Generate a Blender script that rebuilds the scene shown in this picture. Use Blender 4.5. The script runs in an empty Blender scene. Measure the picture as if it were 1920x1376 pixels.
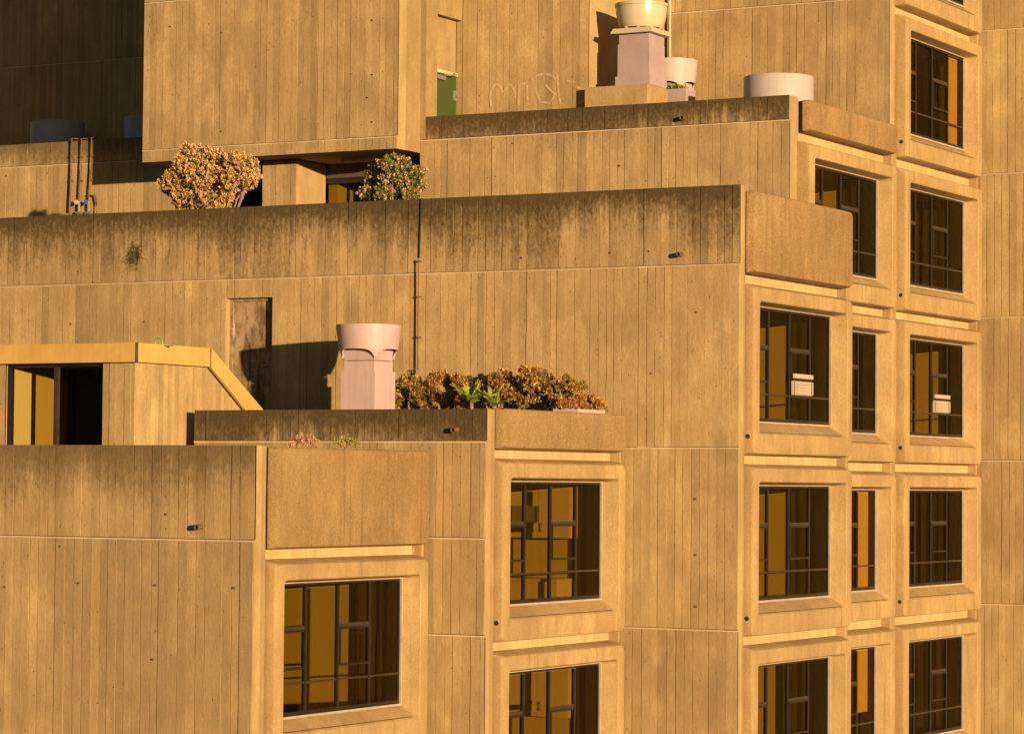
import bpy, math, random
from mathutils import Vector, Matrix

S = bpy.context.scene
COL = S.collection
# ------------------------------------------------------------------ camera
CR = Vector((0.87638641, 0.48153467, 0.00843985))
CU = Vector((0.01159467, -0.03861487, 0.9991869))
CF = Vector((-0.48146903, 0.87557596, 0.03942478))
FPX = 5511.34                      # focal length in pixels of a 1920 px wide picture
cam = bpy.data.cameras.new('camera')
cam.sensor_width = 36.0
cam.lens = 36.0 * FPX / 1920.0
cam.clip_start = 0.5
cam.clip_end = 6000
cam_o = bpy.data.objects.new('camera', cam)
COL.objects.link(cam_o)
m = Matrix((CR, CU, -CF)).transposed().to_4x4()
cam_o.matrix_world = m
S.camera = cam_o
# ------------------------------------------------------------------ light
SUN_EL = math.radians(4.0)
SUN_AZ = math.atan2(0.837, -0.547)
TOSUN = Vector((math.sin(SUN_AZ) * math.cos(SUN_EL), math.cos(SUN_AZ) * math.cos(SUN_EL), math.sin(SUN_EL)))
world = bpy.data.worlds.new('World')
S.world = world
world.use_nodes = True
wn = world.node_tree
sky = wn.nodes.new('ShaderNodeTexSky')
sky.sky_type = 'NISHITA'
sky.sun_disc = False
sky.sun_elevation = SUN_EL
sky.sun_rotation = SUN_AZ
wn.links.new(sky.outputs[0], wn.nodes['Background'].inputs[0])
wn.nodes['Background'].inputs[1].default_value = 0.05
sun = bpy.data.lights.new('sun', 'SUN')
sun.energy = 5.0
sun.angle = math.radians(0.5)
sun.color = (1.0, 0.695, 0.40)
sun_o = bpy.data.objects.new('sun', sun)
COL.objects.link(sun_o)
sun_o.rotation_euler = (-TOSUN).to_track_quat('-Z', 'Y').to_euler()
sun_o.location = TOSUN * 60
S.view_settings.view_transform = 'Standard'
S.view_settings.look = 'None'
S.view_settings.exposure = 0.72
S.view_settings.gamma = 1.0
S.view_settings.use_curve_mapping = False

# ------------------------------------------------------------------ survey: sight lines from the camera meet known planes
def ray(x, y): return CF + CR * ((x - 960) / FPX) - CU * ((y - 688) / FPX)
def onY(x, y, Y): d = ray(x, y); return d * (Y / d.y)
def onX(x, y, X): d = ray(x, y); return d * (X / d.x)
def proj(p):
    w = p.dot(CF); return (960 + FPX * p.dot(CR) / w, 688 - FPX * p.dot(CU) / w)

rnd = random.Random(11)
# ------------------------------------------------------------------ materials
def new_mat(name):
    M = bpy.data.materials.new(name); M.use_nodes = True
    nt = M.node_tree
    return M, nt, nt.nodes['Principled BSDF']
class N:
    """small helper for node trees"""
    def __init__(s, nt): s.nt = nt
    def node(s, t, **k):
        n = s.nt.nodes.new(t)
        for a, v in k.items(): setattr(n, a, v)
        return n
    def link(s, a, b): s.nt.links.new(a, b)
    def pos(s, sx=1, sy=1, sz=1):
        g = s.node('ShaderNodeNewGeometry')
        if (sx, sy, sz) == (1, 1, 1): return g.outputs['Position']
        v = s.node('ShaderNodeVectorMath', operation='MULTIPLY'); v.inputs[1].default_value = (sx, sy, sz)
        s.link(g.outputs['Position'], v.inputs[0]); return v.outputs[0]
    def noise(s, vec, scale, detail=4, rough=0.55):
        n = s.node('ShaderNodeTexNoise'); n.inputs['Scale'].default_value = scale
        n.inputs['Detail'].default_value = detail; n.inputs['Roughness'].default_value = rough
        s.link(vec, n.inputs['Vector']); return n.outputs['Fac']
    def ramp(s, fac, a, b, c0=0.0, c1=1.0):
        n = s.node('ShaderNodeMapRange', interpolation_type='SMOOTHSTEP')
        n.inputs[1].default_value = a; n.inputs[2].default_value = b; n.inputs[3].default_value = c0; n.inputs[4].default_value = c1
        s.link(fac, n.inputs[0]); return n.outputs[0]
    def math(s, op, a, b=None, clamp=False):
        n = s.node('ShaderNodeMath', operation=op, use_clamp=clamp)
        for i, v in enumerate((a, b)):
            if v is None: continue
            if isinstance(v, (int, float)): n.inputs[i].default_value = v
            else: s.link(v, n.inputs[i])
        return n.outputs[0]
    def mix(s, fac, a, b, mode='MIX'):
        n = s.node('ShaderNodeMix', data_type='RGBA', blend_type=mode)
        for i, v in ((0, fac), (6, a), (7, b)):
            if isinstance(v, (int, float)): n.inputs[i].default_value = v
            elif isinstance(v, tuple): n.inputs[i].default_value = (*v, 1)
            else: s.link(v, n.inputs[i])
        return n.outputs[2]
    def bump(s, h, strength, dist, bsdf):
        n = s.node('ShaderNodeBump'); n.inputs['Strength'].default_value = strength; n.inputs['Distance'].default_value = dist
        s.link(h, n.inputs['Height']); s.link(n.outputs[0], bsdf.inputs['Normal'])

def concrete(name, base, alt, grain=1.0, attr=True, speckle=0.0, streak=0.2, rough=0.88):
    M, nt, B = new_mat(name); n = N(nt)
    p = n.pos()
    big = n.noise(p, 0.55, 5, 0.6)
    c = n.mix(n.ramp(big, 0.3, 0.7), base, alt)
    mid = n.noise(n.pos(1, 1, 0.45), 3.2, 6, 0.65)
    c = n.mix(n.ramp(mid, 0.36, 0.72, 0.0, 0.55), c, tuple(v * 0.62 for v in base))
    pale = n.noise(n.pos(1, 1, 0.5), 1.7, 5, 0.6)
    c = n.mix(n.ramp(pale, 0.58, 0.78, 0.0, 0.4), c, tuple(min(1, v * 1.28) for v in alt))
    cl = n.noise(n.pos(1, 1, 0.7), 0.95, 6, 0.7)
    c = n.mix(n.ramp(cl, 0.42, 0.62, 0.0, 0.42), c, tuple(v * 0.70 for v in base))
    cl2 = n.noise(n.pos(1.3, 1.3, 0.8), 1.35, 5, 0.65)
    c = n.mix(n.ramp(cl2, 0.54, 0.70, 0.0, 0.38), c, tuple(min(1, v * 1.32) for v in alt))
    stre = n.noise(n.pos(9, 9, 0.35), 1.0, 4, 0.6)
    c = n.mix(n.ramp(stre, 0.52, 0.72, 0.0, streak), c, tuple(v * 0.55 for v in base))
    fine = n.noise(n.pos(1, 1, 0.75), 38, 4, 0.65)
    c = n.mix(n.ramp(fine, 0.30, 0.75, 0.0, 0.42), c, tuple(v * 0.6 for v in base))
    if speckle:
        v = n.node('ShaderNodeTexVoronoi'); v.inputs['Scale'].default_value = 78
        n.link(p, v.inputs['Vector'])
        sp = n.node('ShaderNodeSeparateColor'); n.link(v.outputs['Color'], sp.inputs[0])
        c = n.mix(n.ramp(sp.outputs[0], 0.70, 0.95, 0, 0.42 * speckle), c, (0.60, 0.47, 0.28))
        c = n.mix(n.ramp(sp.outputs[1], 0.60, 0.95, 0, 0.55 * speckle), c, tuple(q * 0.5 for q in base))
    # blow holes: small round pits
    vp = n.node('ShaderNodeTexVoronoi'); vp.inputs['Scale'].default_value = 7.5
    n.link(p, vp.inputs['Vector'])
    vs = n.node('ShaderNodeSeparateColor'); n.link(vp.outputs['Color'], vs.inputs[0])
    pit = n.math('MULTIPLY', n.ramp(vp.outputs['Distance'], 0.05, 0.13, 1.0, 0.0), n.ramp(vs.outputs[0], 0.52, 0.62))
    if grain >= 1.0: c = n.mix(n.math('MULTIPLY', pit, 0.65), c, tuple(q * 0.28 for q in base))
    else:
        rs = n.noise(n.pos(22, 22, 1.6), 1.0, 2, 0.5)
        c = n.mix(n.ramp(rs, 0.745, 0.79, 0, 0.6), c, (0.26, 0.085, 0.025))
    if attr:
        a = n.node('ShaderNodeAttribute', attribute_name='ba')
        sp = n.node('ShaderNodeSeparateColor'); n.link(a.outputs['Color'], sp.inputs[0])
        tint, amp, below = sp.outputs[0], sp.outputs[1], sp.outputs[2]
        # board to board colour
        tv = n.ramp(tint, 0.0, 1.0, 0.78, 1.16)
        mul = n.node('ShaderNodeVectorMath', operation='SCALE'); n.link(c, mul.inputs[0]); n.link(tv, mul.inputs['Scale'])
        c = mul.outputs[0]
        # mould and soot running down from the top of a parapet
        sn = n.noise(n.pos(9, 9, 0.6), 1.0, 5, 0.75)
        sb = n.noise(p, 0.42, 3, 0.5)
        sf = n.noise(n.pos(1, 1, 0.6), 17, 6, 0.75)
        reach = n.math('ADD', n.math('MULTIPLY', n.ramp(sn, 0.25, 0.8), 0.75), n.math('MULTIPLY', n.ramp(sb, 0.32, 0.68), 0.95))
        reach = n.math('MULTIPLY', n.math('ADD', reach, 0.16), n.math('MAXIMUM', amp, 0.3))
        d = n.math('DIVIDE', below, reach)
        d = n.math('ADD', d, n.math('MULTIPLY', n.math('SUBTRACT', sf, 0.5), 1.7))
        st = n.math('MULTIPLY', n.ramp(d, 0.0, 1.2, 1.0, 0.0), n.math('MINIMUM', amp, 1.0))
        c = n.mix(n.math('MULTIPLY', st, 0.93, True), c, (0.052, 0.034, 0.015))
    n.link(c, B.inputs['Base Color'])
    B.inputs['Roughness'].default_value = rough
    B.inputs['Specular IOR Level'].default_value = 0.25
    h = n.math('ADD', n.math('MULTIPLY', n.noise(n.pos(1, 1, 0.12), 50, 4, 0.6), 0.38 * grain),
               n.math('MULTIPLY', n.noise(p, 25 if not speckle else 70, 5, 0.7), 0.6))
    h = n.math('ADD', h, n.math('MULTIPLY', n.noise(n.pos(1, 1, 0.4), 7, 4, 0.6), 0.9))
    if grain >= 1.0: h = n.math('SUBTRACT', h, n.math('MULTIPLY', pit, 0.8))
    n.bump(h, 0.7 + 0.25 * speckle, 0.010, B)
    return M

def plain(name, col, rough=0.6, metal=0.0, var=0.12, scale=6.0, spec=0.4, streak=0.0, bump=0.0):
    M, nt, B = new_mat(name); n = N(nt)
    nz = n.noise(n.pos(), scale, 5, 0.6)
    c = n.mix(n.ramp(nz, 0.3, 0.75, 0, 1), tuple(min(1, v * (1 + var)) for v in col), tuple(v * (1 - var) for v in col))
    if streak:
        s_ = n.noise(n.pos(14, 14, 0.9), 1.0, 5, 0.7)
        c = n.mix(n.ramp(s_, 0.45, 0.75, 0, streak), c, tuple(v * 0.45 for v in col))
    n.link(c, B.inputs['Base Color'])
    B.inputs['Roughness'].default_value = rough; B.inputs['Metallic'].default_value = metal
    B.inputs['Specular IOR Level'].default_value = spec
    if bump: n.bump(n.noise(n.pos(), 30, 4), bump, 0.004, B)
    return M

BASE, ALT = (0.378, 0.268, 0.120), (0.468, 0.334, 0.153)
MT = {}
MT['board'] = concrete('board_marked_concrete', BASE, ALT)
MT['smooth'] = concrete('smooth_concrete', (0.42, 0.295, 0.132), (0.48, 0.34, 0.155), grain=0.4, streak=0.15)
MT['precast'] = concrete('precast_concrete', (0.385, 0.257, 0.110), (0.465, 0.320, 0.142), grain=0.15, attr=False, speckle=0.42, streak=0.5)
MT['aggregate'] = concrete('exposed_aggregate_concrete', (0.285, 0.178, 0.070), (0.345, 0.218, 0.088), grain=0.2, attr=False, speckle=0.55, streak=0.7)
MT['side'] = concrete('rough_cast_concrete', (0.345, 0.222, 0.094), (0.40, 0.262, 0.112), grain=0.2, attr=False, speckle=0.4, streak=0.3)
MT['mortar'] = concrete('pale_mortar', (0.60, 0.47, 0.28), (0.66, 0.53, 0.33), grain=0.3, attr=False)
MT['slab'] = concrete('pale_slab_edge_concrete', (0.50, 0.365, 0.175), (0.57, 0.42, 0.205), grain=0.2, attr=False, streak=0.35)
MT['groove'] = plain('dark_joint_and_shade', (0.07, 0.05, 0.03), 0.95, var=0.3)  # dark joints, plus shade painted into gaps and slots
MT['fascia'] = plain('yellow_painted_metal', (0.50, 0.315, 0.095), 0.5, var=0.10, scale=2.2, spec=0.3, streak=0.25)
MT['bronze'] = plain('dark_bronze_frame', (0.016, 0.011, 0.008), 0.4, 0.0, var=0.2)
MT['alu'] = plain('weathered_aluminium', (0.42, 0.36, 0.27), 0.45, 0.2, var=0.15)
MT['pink'] = plain('pink_painted_metal', (0.43, 0.325, 0.315), 0.5, var=0.05, scale=2.5, spec=0.35, streak=0.22)
MT['mauve'] = plain('mauve_painted_metal', (0.34, 0.265, 0.275), 0.55, var=0.07, scale=3, spec=0.3, streak=0.12)
MT['cream'] = plain('cream_gloss_plastic', (0.47, 0.41, 0.27), 0.28, var=0.04, scale=2)
MT['offwhite'] = plain('off_white_painted_metal', (0.40, 0.35, 0.32), 0.55, var=0.06, scale=2.2, streak=0.12)
MT['bluegrey'] = plain('pale_blue_painted_metal', (0.27, 0.285, 0.34), 0.55, var=0.06)
MT['greendoor'] = plain('green_door_paint', (0.042, 0.068, 0.016), 0.45, var=0.05)
MT['pipe'] = plain('old_copper_pipe', (0.20, 0.12, 0.06), 0.5, 0.4, var=0.25)
MT['black'] = plain('black_rubber_and_shade', (0.014, 0.012, 0.011), 0.7, var=0.2)  # also the painted shade of holes and slots
MT['white'] = plain('white_plastic', (0.40, 0.345, 0.28), 0.4, var=0.04)
MT['steel'] = plain('worn_steel', (0.35, 0.31, 0.26), 0.4, 0.6)
MT['blue'] = plain('blue_handle_plastic', (0.05, 0.13, 0.33), 0.4)
MT['roof'] = plain('roof_membrane', (0.10, 0.085, 0.07), 0.95, var=0.3, scale=1.5)
MT['asphalt'] = plain('asphalt', (0.05, 0.048, 0.045), 0.9, var=0.3, scale=0.3)
MT['room'] = plain('ochre_room_paint', (0.46, 0.36, 0.10), 0.7, var=0.04, scale=0.6)
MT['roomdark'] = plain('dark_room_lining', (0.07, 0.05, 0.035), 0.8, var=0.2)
MT['carpet'] = plain('brown_carpet', (0.08, 0.05, 0.03), 0.95)
MT['cupboard'] = plain('cream_laminate', (0.56, 0.45, 0.24), 0.45, var=0.03)
MT['curtain_dark'] = plain('brown_curtain_cloth', (0.022, 0.013, 0.007), 0.9, var=0.15, scale=1.5)
MT['curtain_gold'] = plain('gold_blind_cloth', (0.80, 0.55, 0.20), 0.85, var=0.06)
MT['bark'] = plain('shrub_bark', (0.22, 0.15, 0.10), 0.9, var=0.3, scale=20)
MT['drystem'] = plain('dry_grass', (0.06, 0.04, 0.022), 0.9, var=0.4, scale=20)
MT['greenhose'] = plain('green_hose', (0.13, 0.36, 0.10), 0.5)

M, nt, B = new_mat('brown_weathered_door'); n = N(nt)
c = n.mix(n.ramp(n.noise(n.pos(7, 7, 1.1), 1.0, 6, 0.7), 0.35, 0.66), (0.20, 0.125, 0.065), (0.055, 0.032, 0.018))
c = n.mix(n.ramp(n.noise(n.pos(2, 2, 1), 2.0, 5, 0.7), 0.38, 0.62, 0, 0.8), c, (0.40, 0.29, 0.17))
n.link(c, B.inputs['Base Color']); B.inputs['Roughness'].default_value = 0.7
n.bump(n.noise(n.pos(20, 20, 1), 3, 4), 0.3, 0.004, B); MT['browndoor'] = M

M, nt, B = new_mat('tinted_window_glass'); n = N(nt)
nt.nodes.remove(B)
tr = n.node('ShaderNodeBsdfTransparent'); tr.inputs[0].default_value = (0.74, 0.68, 0.46, 1)
gl = n.node('ShaderNodeBsdfGlossy'); gl.inputs['Roughness'].default_value = 0.015; gl.inputs[0].default_value = (0.9, 0.88, 0.84, 1)
fr = n.node('ShaderNodeFresnel'); fr.inputs[0].default_value = 1.45
ms = n.node('ShaderNodeMixShader'); n.link(n.math('MULTIPLY', fr.outputs[0], 0.10), ms.inputs[0]); n.link(tr.outputs[0], ms.inputs[1]); n.link(gl.outputs[0], ms.inputs[2])
n.link(ms.outputs[0], nt.nodes['Material Output'].inputs[0]); MT['glass'] = M

M2 = MT['glass'].copy(); M2.name = 'clear_window_glass'; MT['clearglass'] = M2
for q in M2.node_tree.nodes:
    if q.type == 'BSDF_TRANSPARENT': q.inputs[0].default_value = (0.93, 0.91, 0.86, 1)
M, nt, B = new_mat('chalky_graffiti'); n = N(nt)
B.inputs['Base Color'].default_value = (0.60, 0.46, 0.27, 1); B.inputs['Roughness'].default_value = 0.9
tr = n.node('ShaderNodeBsdfTransparent'); ms = n.node('ShaderNodeMixShader')
n.link(n.ramp(n.noise(n.pos(), 9, 5, 0.7), 0.3, 0.7, 0.15, 0.75), ms.inputs[0]); n.link(tr.outputs[0], ms.inputs[1]); n.link(B.outputs[0], ms.inputs[2])
n.link(ms.outputs[0], nt.nodes['Material Output'].inputs[0]); MT['graffiti'] = M

def leaf_mat(name):
    M, nt, B = new_mat(name); n = N(nt)
    a = n.node('ShaderNodeAttribute', attribute_name='lc')
    n.link(a.outputs['Color'], B.inputs['Base Color'])
    B.inputs['Roughness'].default_value = 0.45; B.inputs['Specular IOR Level'].default_value = 0.4
    return M
MT['leaf'] = leaf_mat('succulent_leaf'); MT['petal'] = leaf_mat('pale_petal')
MT['petal'].node_tree.nodes['Principled BSDF'].inputs['Roughness'].default_value = 0.8

# ------------------------------------------------------------------ object helpers
WL = {}                                    # world location of each object (no object is rotated unless said so)
def link(o, parent=None, loc=(0, 0, 0)):
    COL.objects.link(o); loc = Vector(loc)
    if parent is not None:
        o.parent = parent; o.location = loc - WL[parent]
    else: o.location = loc
    WL[o] = loc
    return o
def empty(name, loc, label=None, cat=None, group=None):
    o = bpy.data.objects.new(name, None); o.empty_display_size = 0.3
    link(o, None, loc)
    return tag(o, label, cat, group)
def tag(o, label=None, cat=None, group=None, kind=None):
    for k, v in (('label', label), ('category', cat), ('group', group), ('kind', kind)):
        if v: o[k] = v
    return o
class MB:
    """collects faces into one mesh"""
    def __init__(s): s.v = []; s.f = []; s.a = []; s.cur = None
    def vert(s, p): s.v.append((p[0], p[1], p[2])); s.a.append(s.cur); return len(s.v) - 1
    def quad(s, a, b, c, d): i = [s.vert(p) for p in (a, b, c, d)]; s.f.append(tuple(i))
    def box(s, x0, y0, z0, x1, y1, z1):
        x0, x1 = min(x0, x1), max(x0, x1); y0, y1 = min(y0, y1), max(y0, y1); z0, z1 = min(z0, z1), max(z0, z1)
        i = [s.vert(p) for p in ((x0, y0, z0), (x1, y0, z0), (x1, y1, z0), (x0, y1, z0), (x0, y0, z1), (x1, y0, z1), (x1, y1, z1), (x0, y1, z1))]
        for q in ((0, 3, 2, 1), (4, 5, 6, 7), (0, 1, 5, 4), (1, 2, 6, 5), (2, 3, 7, 6), (3, 0, 4, 7)): s.f.append(tuple(i[k] for k in q))
        return s
    def tube(s, pts, rads, n=10, cap=True):
        pts = [Vector(p) for p in pts]
        if isinstance(rads, (int, float)): rads = [rads] * len(pts)
        rings = []; up = None
        for k, p in enumerate(pts):
            d = (pts[min(k + 1, len(pts) - 1)] - pts[max(k - 1, 0)]).normalized()
            if up is None: up = Vector((0, 0, 1)) if abs(d.z) < 0.9 else Vector((1, 0, 0))
            a = d.cross(up)
            if a.length < 1e-4: a = d.cross(Vector((0, 1, 0)))
            a.normalize(); b = d.cross(a).normalized(); up = b.cross(d) if False else up
            rings.append([s.vert(p + (a * math.cos(2 * math.pi * j / n) + b * math.sin(2 * math.pi * j / n)) * rads[k]) for j in range(n)])
        for r0, r1 in zip(rings, rings[1:]):
            for j in range(n): s.f.append((r0[j], r0[(j + 1) % n], r1[(j + 1) % n], r1[j]))
        if cap: s.f.append(tuple(reversed(rings[0]))); s.f.append(tuple(rings[-1]))
        return s
    def lathe(s, prof, c, n=40):
        rings = []
        for r, z in prof: rings.append([s.vert((c[0] + r * math.cos(2 * math.pi * j / n), c[1] + r * math.sin(2 * math.pi * j / n), c[2] + z)) for j in range(n)])
        for r0, r1 in zip(rings, rings[1:]):
            for j in range(n): s.f.append((r0[j], r0[(j + 1) % n], r1[(j + 1) % n], r1[j]))
        return s
    def loops(s, L, close=True):
        idx = [[s.vert(p) for p in l] for l in L]; n = len(L[0])
        for a, b in zip(idx, idx[1:]):
            for j in range(n): s.f.append((a[j], a[(j + 1) % n], b[(j + 1) % n], b[j]))
        return idx
    def build(s, name, mat, parent=None, loc=(0, 0, 0), smooth=None, attr=None):
        me = bpy.data.meshes.new(name); me.from_pydata(s.v, [], s.f); me.materials.append(MT[mat] if isinstance(mat, str) else mat)
        if attr:
            at = me.color_attributes.new(attr, 'FLOAT_COLOR', 'POINT')
            flat = []
            for q in s.a: flat.extend(q or (0.5, 0, 1, 1))
            at.data.foreach_set('color', flat)
        if smooth is not None:
            me.polygons.foreach_set('use_smooth', [True] * len(me.polygons)); me.set_sharp_from_angle(angle=math.radians(smooth))
        me.update()
        return link(bpy.data.objects.new(name, me), parent, loc)
def boxo(name, mat, parent, a, b, **k): return MB().box(*a, *b).build(name, mat, parent, **k)
def copy_to(o, parent, loc):
    c = o.copy(); c.parent = None
    return link(c, parent, loc)

# ------------------------------------------------------------------ planes of the building (metres, camera at the origin)
GZ = -16.0
XA, YA = -21.15, 31.80
XB, YB = -20.17, 36.15
XC, YC = -18.19, 40.40
XD, YD = -19.25, 44.95
XE, YE = -19.25, 49.42
YF = 53.90
YBOX, XBOX0, XBOX1 = 44.15, -32.115, -26.63
YL, YW, YR = 45.63, 46.25, 49.60
XS, XW1 = -26.52, -23.94
ZJ = (8.81, 6.08, 3.33, 0.555, -2.19, -4.94)
# ------------------------------------------------------------------ ground
tag(boxo('ground', 'asphalt', None, (-3000, -3000, GZ - 1), (3000, 3000, GZ)), kind='structure')

BLD = empty('apartment_building', (-22, 42, GZ), 'stepped board-marked concrete apartment building with precast window surrounds', 'building')

# ------------------------------------------------------------------ board-marked walls
BOARDS = []      # (pixel area, mesh builder, wall)
def board(axis, plane, s0, s1, z0, z1, off, seed, att, gap=0.0018, rough=1.0):
    """one board imprint: a slightly proud strip with ragged edges. axis 'Y': faces -Y, runs along X; axis 'X': faces +X, runs along Y"""
    r = random.Random(seed); b = MB(); nseg = max(3, min(10, int((z1 - z0) / 0.22)))
    def edge(s, sg):
        out = []; q = r.random(); bad = q < 0.27 * rough; tight = q > 0.62
        for k in range(nseg + 1):
            e = 0.0 if tight else gap + r.uniform(0, 0.002) * rough
            if bad and r.random() < 0.7: e += r.uniform(0.001, 0.014)
            out.append(s - sg * e)
        return out
    L, R = edge(s0, -1), edge(s1, 1)
    top = att[3]
    def P(s, nrm, z): return (s, plane - nrm, z) if axis == 'Y' else (plane + nrm, s, z)
    rows = []
    for k in range(nseg + 1):
        z = z0 + (z1 - z0) * k / nseg
        if 0 < k < nseg: z += r.uniform(-0.35, 0.35) * (z1 - z0) / nseg
        b.cur = (att[0], att[1], max(0.0, top - z), 1.0)
        rows.append([b.vert(P(L[k], -0.03, z)), b.vert(P(L[k], off, z)), b.vert(P(R[k], off, z)), b.vert(P(R[k], -0.03, z))])
    for a, c in zip(rows, rows[1:]):
        for j in range(3):
            q = (a[j], a[j + 1], c[j + 1], c[j])
            b.f.append(q)
    b.f.append((rows[-1][0], rows[-1][1], rows[-1][2], rows[-1][3])); b.f.append((rows[0][3], rows[0][2], rows[0][1], rows[0][0]))
    if axis == 'X': pass
    return b
def pix_area(axis, plane, s0, s1, z0, z1):
    pts = []
    for s in (s0, s1):
        for z in (z0, z1):
            pts.append(proj(Vector((s, plane, z)) if axis == 'Y' else Vector((plane, s, z))))
    x0, x1 = min(p[0] for p in pts), max(p[0] for p in pts); y0, y1 = min(p[1] for p in pts), max(p[1] for p in pts)
    x0, x1 = max(0, min(1920, x0)), max(0, min(1920, x1)); y0, y1 = max(0, min(1376, y0)), max(0, min(1376, y1))
    return max(0, x1 - x0) * max(0, y1 - y0)
def boards_on(wall, axis, plane, s0, s1, z0, z1, amp=0.0, top=None, width=0.143, hole=None, seed=0, relief=1.0, sink=None, tmean=0.5):
    r = random.Random(seed * 7919 + 13); s = s0; k = 0
    prev = 0.006; tm = tmean + r.uniform(-0.14, 0.14)
    while s < s1 - 0.03:
        w = width * r.uniform(0.88, 1.12); e = min(s + w, s1)
        if s1 - e < 0.06: e = s1
        prev = prev if r.random() < 0.22 else r.choice((0.001, 0.002, 0.004, 0.006, 0.008, 0.011, 0.015)) + r.uniform(0, 0.0015)
        off = 0.003 + 0.8 * relief * prev
        att = (min(1, max(0, r.gauss(tm, 0.09 if r.random() < 0.8 else 0.26))), amp, 0, top if top is not None else z1)
        zz0, zz1 = z0, z1
        if hole and e > hole[0] and s < hole[1]:
            if s < hole[0] - 0.02: e = hole[0]
            elif e > hole[1] + 0.02 and s < hole[1] - 0.02: e = hole[1]
            if s >= hole[0] - 0.02 and e <= hole[1] + 0.02: zz0 = hole[2]
        b = board(axis, plane, s, e, zz0, zz1, off, seed * 1000 + k, att)
        BOARDS.append((pix_area(axis, plane, s, e, zz0, zz1), b, wall)); k += 1
        s = e
def joint(wall, axis, plane, s0, s1, z):
    b = MB()
    if axis == 'Y': b.box(s0, plane - 0.006, z - 0.012, s1, plane + 0.02, z + 0.006)
    else: b.box(plane - 0.02, s0, z - 0.012, plane + 0.006, s1, z + 0.006)
    b.build('mortar_joint', 'mortar', wall)
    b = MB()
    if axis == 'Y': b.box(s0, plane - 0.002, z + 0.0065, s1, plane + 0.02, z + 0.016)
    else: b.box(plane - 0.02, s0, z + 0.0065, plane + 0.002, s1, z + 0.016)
    b.build('painted_joint_shade', 'groove', wall)  # dark strip: the joint's shadow line is put into the colour
def wallY(name, x0, x1, Y, bands, thick=0.20, parent=None, seed=1, hole=None, amp0=0.0, bx=None, relief=1.0, zbase=None, tmean=0.5):
    """wall facing -Y: core slab + board imprints per pour; bands = [(z0, z1, stain amplitude)], top first"""
    parent = parent or BLD
    ztop = bands[0][1]; zb = zbase if zbase is not None else bands[-1][0]
    b = MB()
    if hole:
        b.box(x0, Y + 0.012, zb, hole[0], Y + thick, ztop - 0.004); b.box(hole[1], Y + 0.012, zb, x1, Y + thick, ztop - 0.004)
        b.box(hole[0], Y + 0.012, hole[2], hole[1], Y + thick, ztop - 0.004)
    else: b.box(x0, Y + 0.012, zb, x1, Y + thick, ztop - 0.004)
    w = b.build(name, 'smooth', parent, attr='ba')
    bx0, bx1 = bx or (x0, x1)
    for i, (z0, z1, amp) in enumerate(bands):
        g = 0.018 if i > 0 else 0.0
        boards_on(w, 'Y', Y + 0.008, bx0, bx1, z0 + (0.017 if i < len(bands) - 1 else 0), z1 - (0.013 if i > 0 else 0), amp, ztop, hole=hole if hole and hole[2] < z1 and hole[2] > z0 - 0.01 or (hole and z1 <= hole[2]) else None, seed=seed * 10 + i, relief=relief, tmean=tmean)
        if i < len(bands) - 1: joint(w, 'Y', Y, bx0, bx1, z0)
    return w

EA, EB, EC = 0.0, 0.0, 0.0
# end of each long wall: X of the corner
xa1, xb1, xc1, xd1, xe1 = -21.28, -20.29, -18.32, -19.485, -19.48
# block A, nearest
wA = wallY('long_wall', -42, xa1, YA, [(-0.778, 0.462, 0.72), (-4.1, -0.778, 0.0)], 0.17, seed=1, bx=(-26.2, xa1), zbase=GZ)
# block B
wB = wallY('long_wall', -25.28, xb1, YB, [(0.579, 1.045, 1.45), (-0.787, 0.579, 0.35), (-2.156, -0.787, 0.0), (-4.4, -2.156, 0.0)], 0.155, seed=2, zbase=GZ, relief=0.9)
# block C with the brown door
DX0, DX1, DZ1 = -27.64, -26.725, 3.02
wC = wallY('long_wall', -44, xc1, YC, [(3.33, 4.53, 1.15), (0.555, 3.33, 0.3)], 0.16, seed=3, bx=(-33.2, xc1), hole=(DX0, DX1, DZ1), zbase=GZ)
boards_on(wC, 'Y', YC + 0.008, -20.95, xc1, -2.19 + 0.017, 0.555 - 0.013, 0.0, 9, seed=41)
boards_on(wC, 'Y', YC + 0.008, -20.95, xc1, -5.2, -2.19 - 0.013, 0.0, 9, seed=42)
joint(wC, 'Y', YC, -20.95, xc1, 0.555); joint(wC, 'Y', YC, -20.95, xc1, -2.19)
# block D
wD = wallY('long_wall', XBOX1 + 0.0, xd1, YD, [(6.08, 6.50, 1.2), (3.33, 6.08, 0.55)], 0.38, seed=5, zbase=0)
# block E, upper right wall
wE = wallY('long_wall', XW1 - 0.5, xe1, YE, [(8.81, 11.5, 0.0), (6.1, 8.81, 0.0)], 0.30, seed=6, zbase=0, relief=0.8)
# wall with the graffiti
wW = wallY('terrace_wall', XS - 0.13, XW1, YW, [(6.1, 11.5, 0.0)], 3.1, seed=7, relief=0.7)
# side wall with the green door: faces +X
gy0, gy1 = onX(820, 100, XS).y, YW
zlint = onX(840, 32, XS).z
sw = MB(); sw.box(XS - 0.6, YD + 0.02, 6.1, XS, gy0, 11.5); sw.box(XS - 0.6, gy0, zlint, XS, gy1 - 0.01, 11.5); sw.box(XS - 0.6, gy0, 6.1, XS - 0.13, gy1 - 0.01, zlint)
sw.build('door_wall', 'smooth', BLD)
boxo('pier_face', 'smooth', BLD, (XBOX1, YD - 0.0, 6.1), (XS, YD + 0.019, 11.5))
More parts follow.
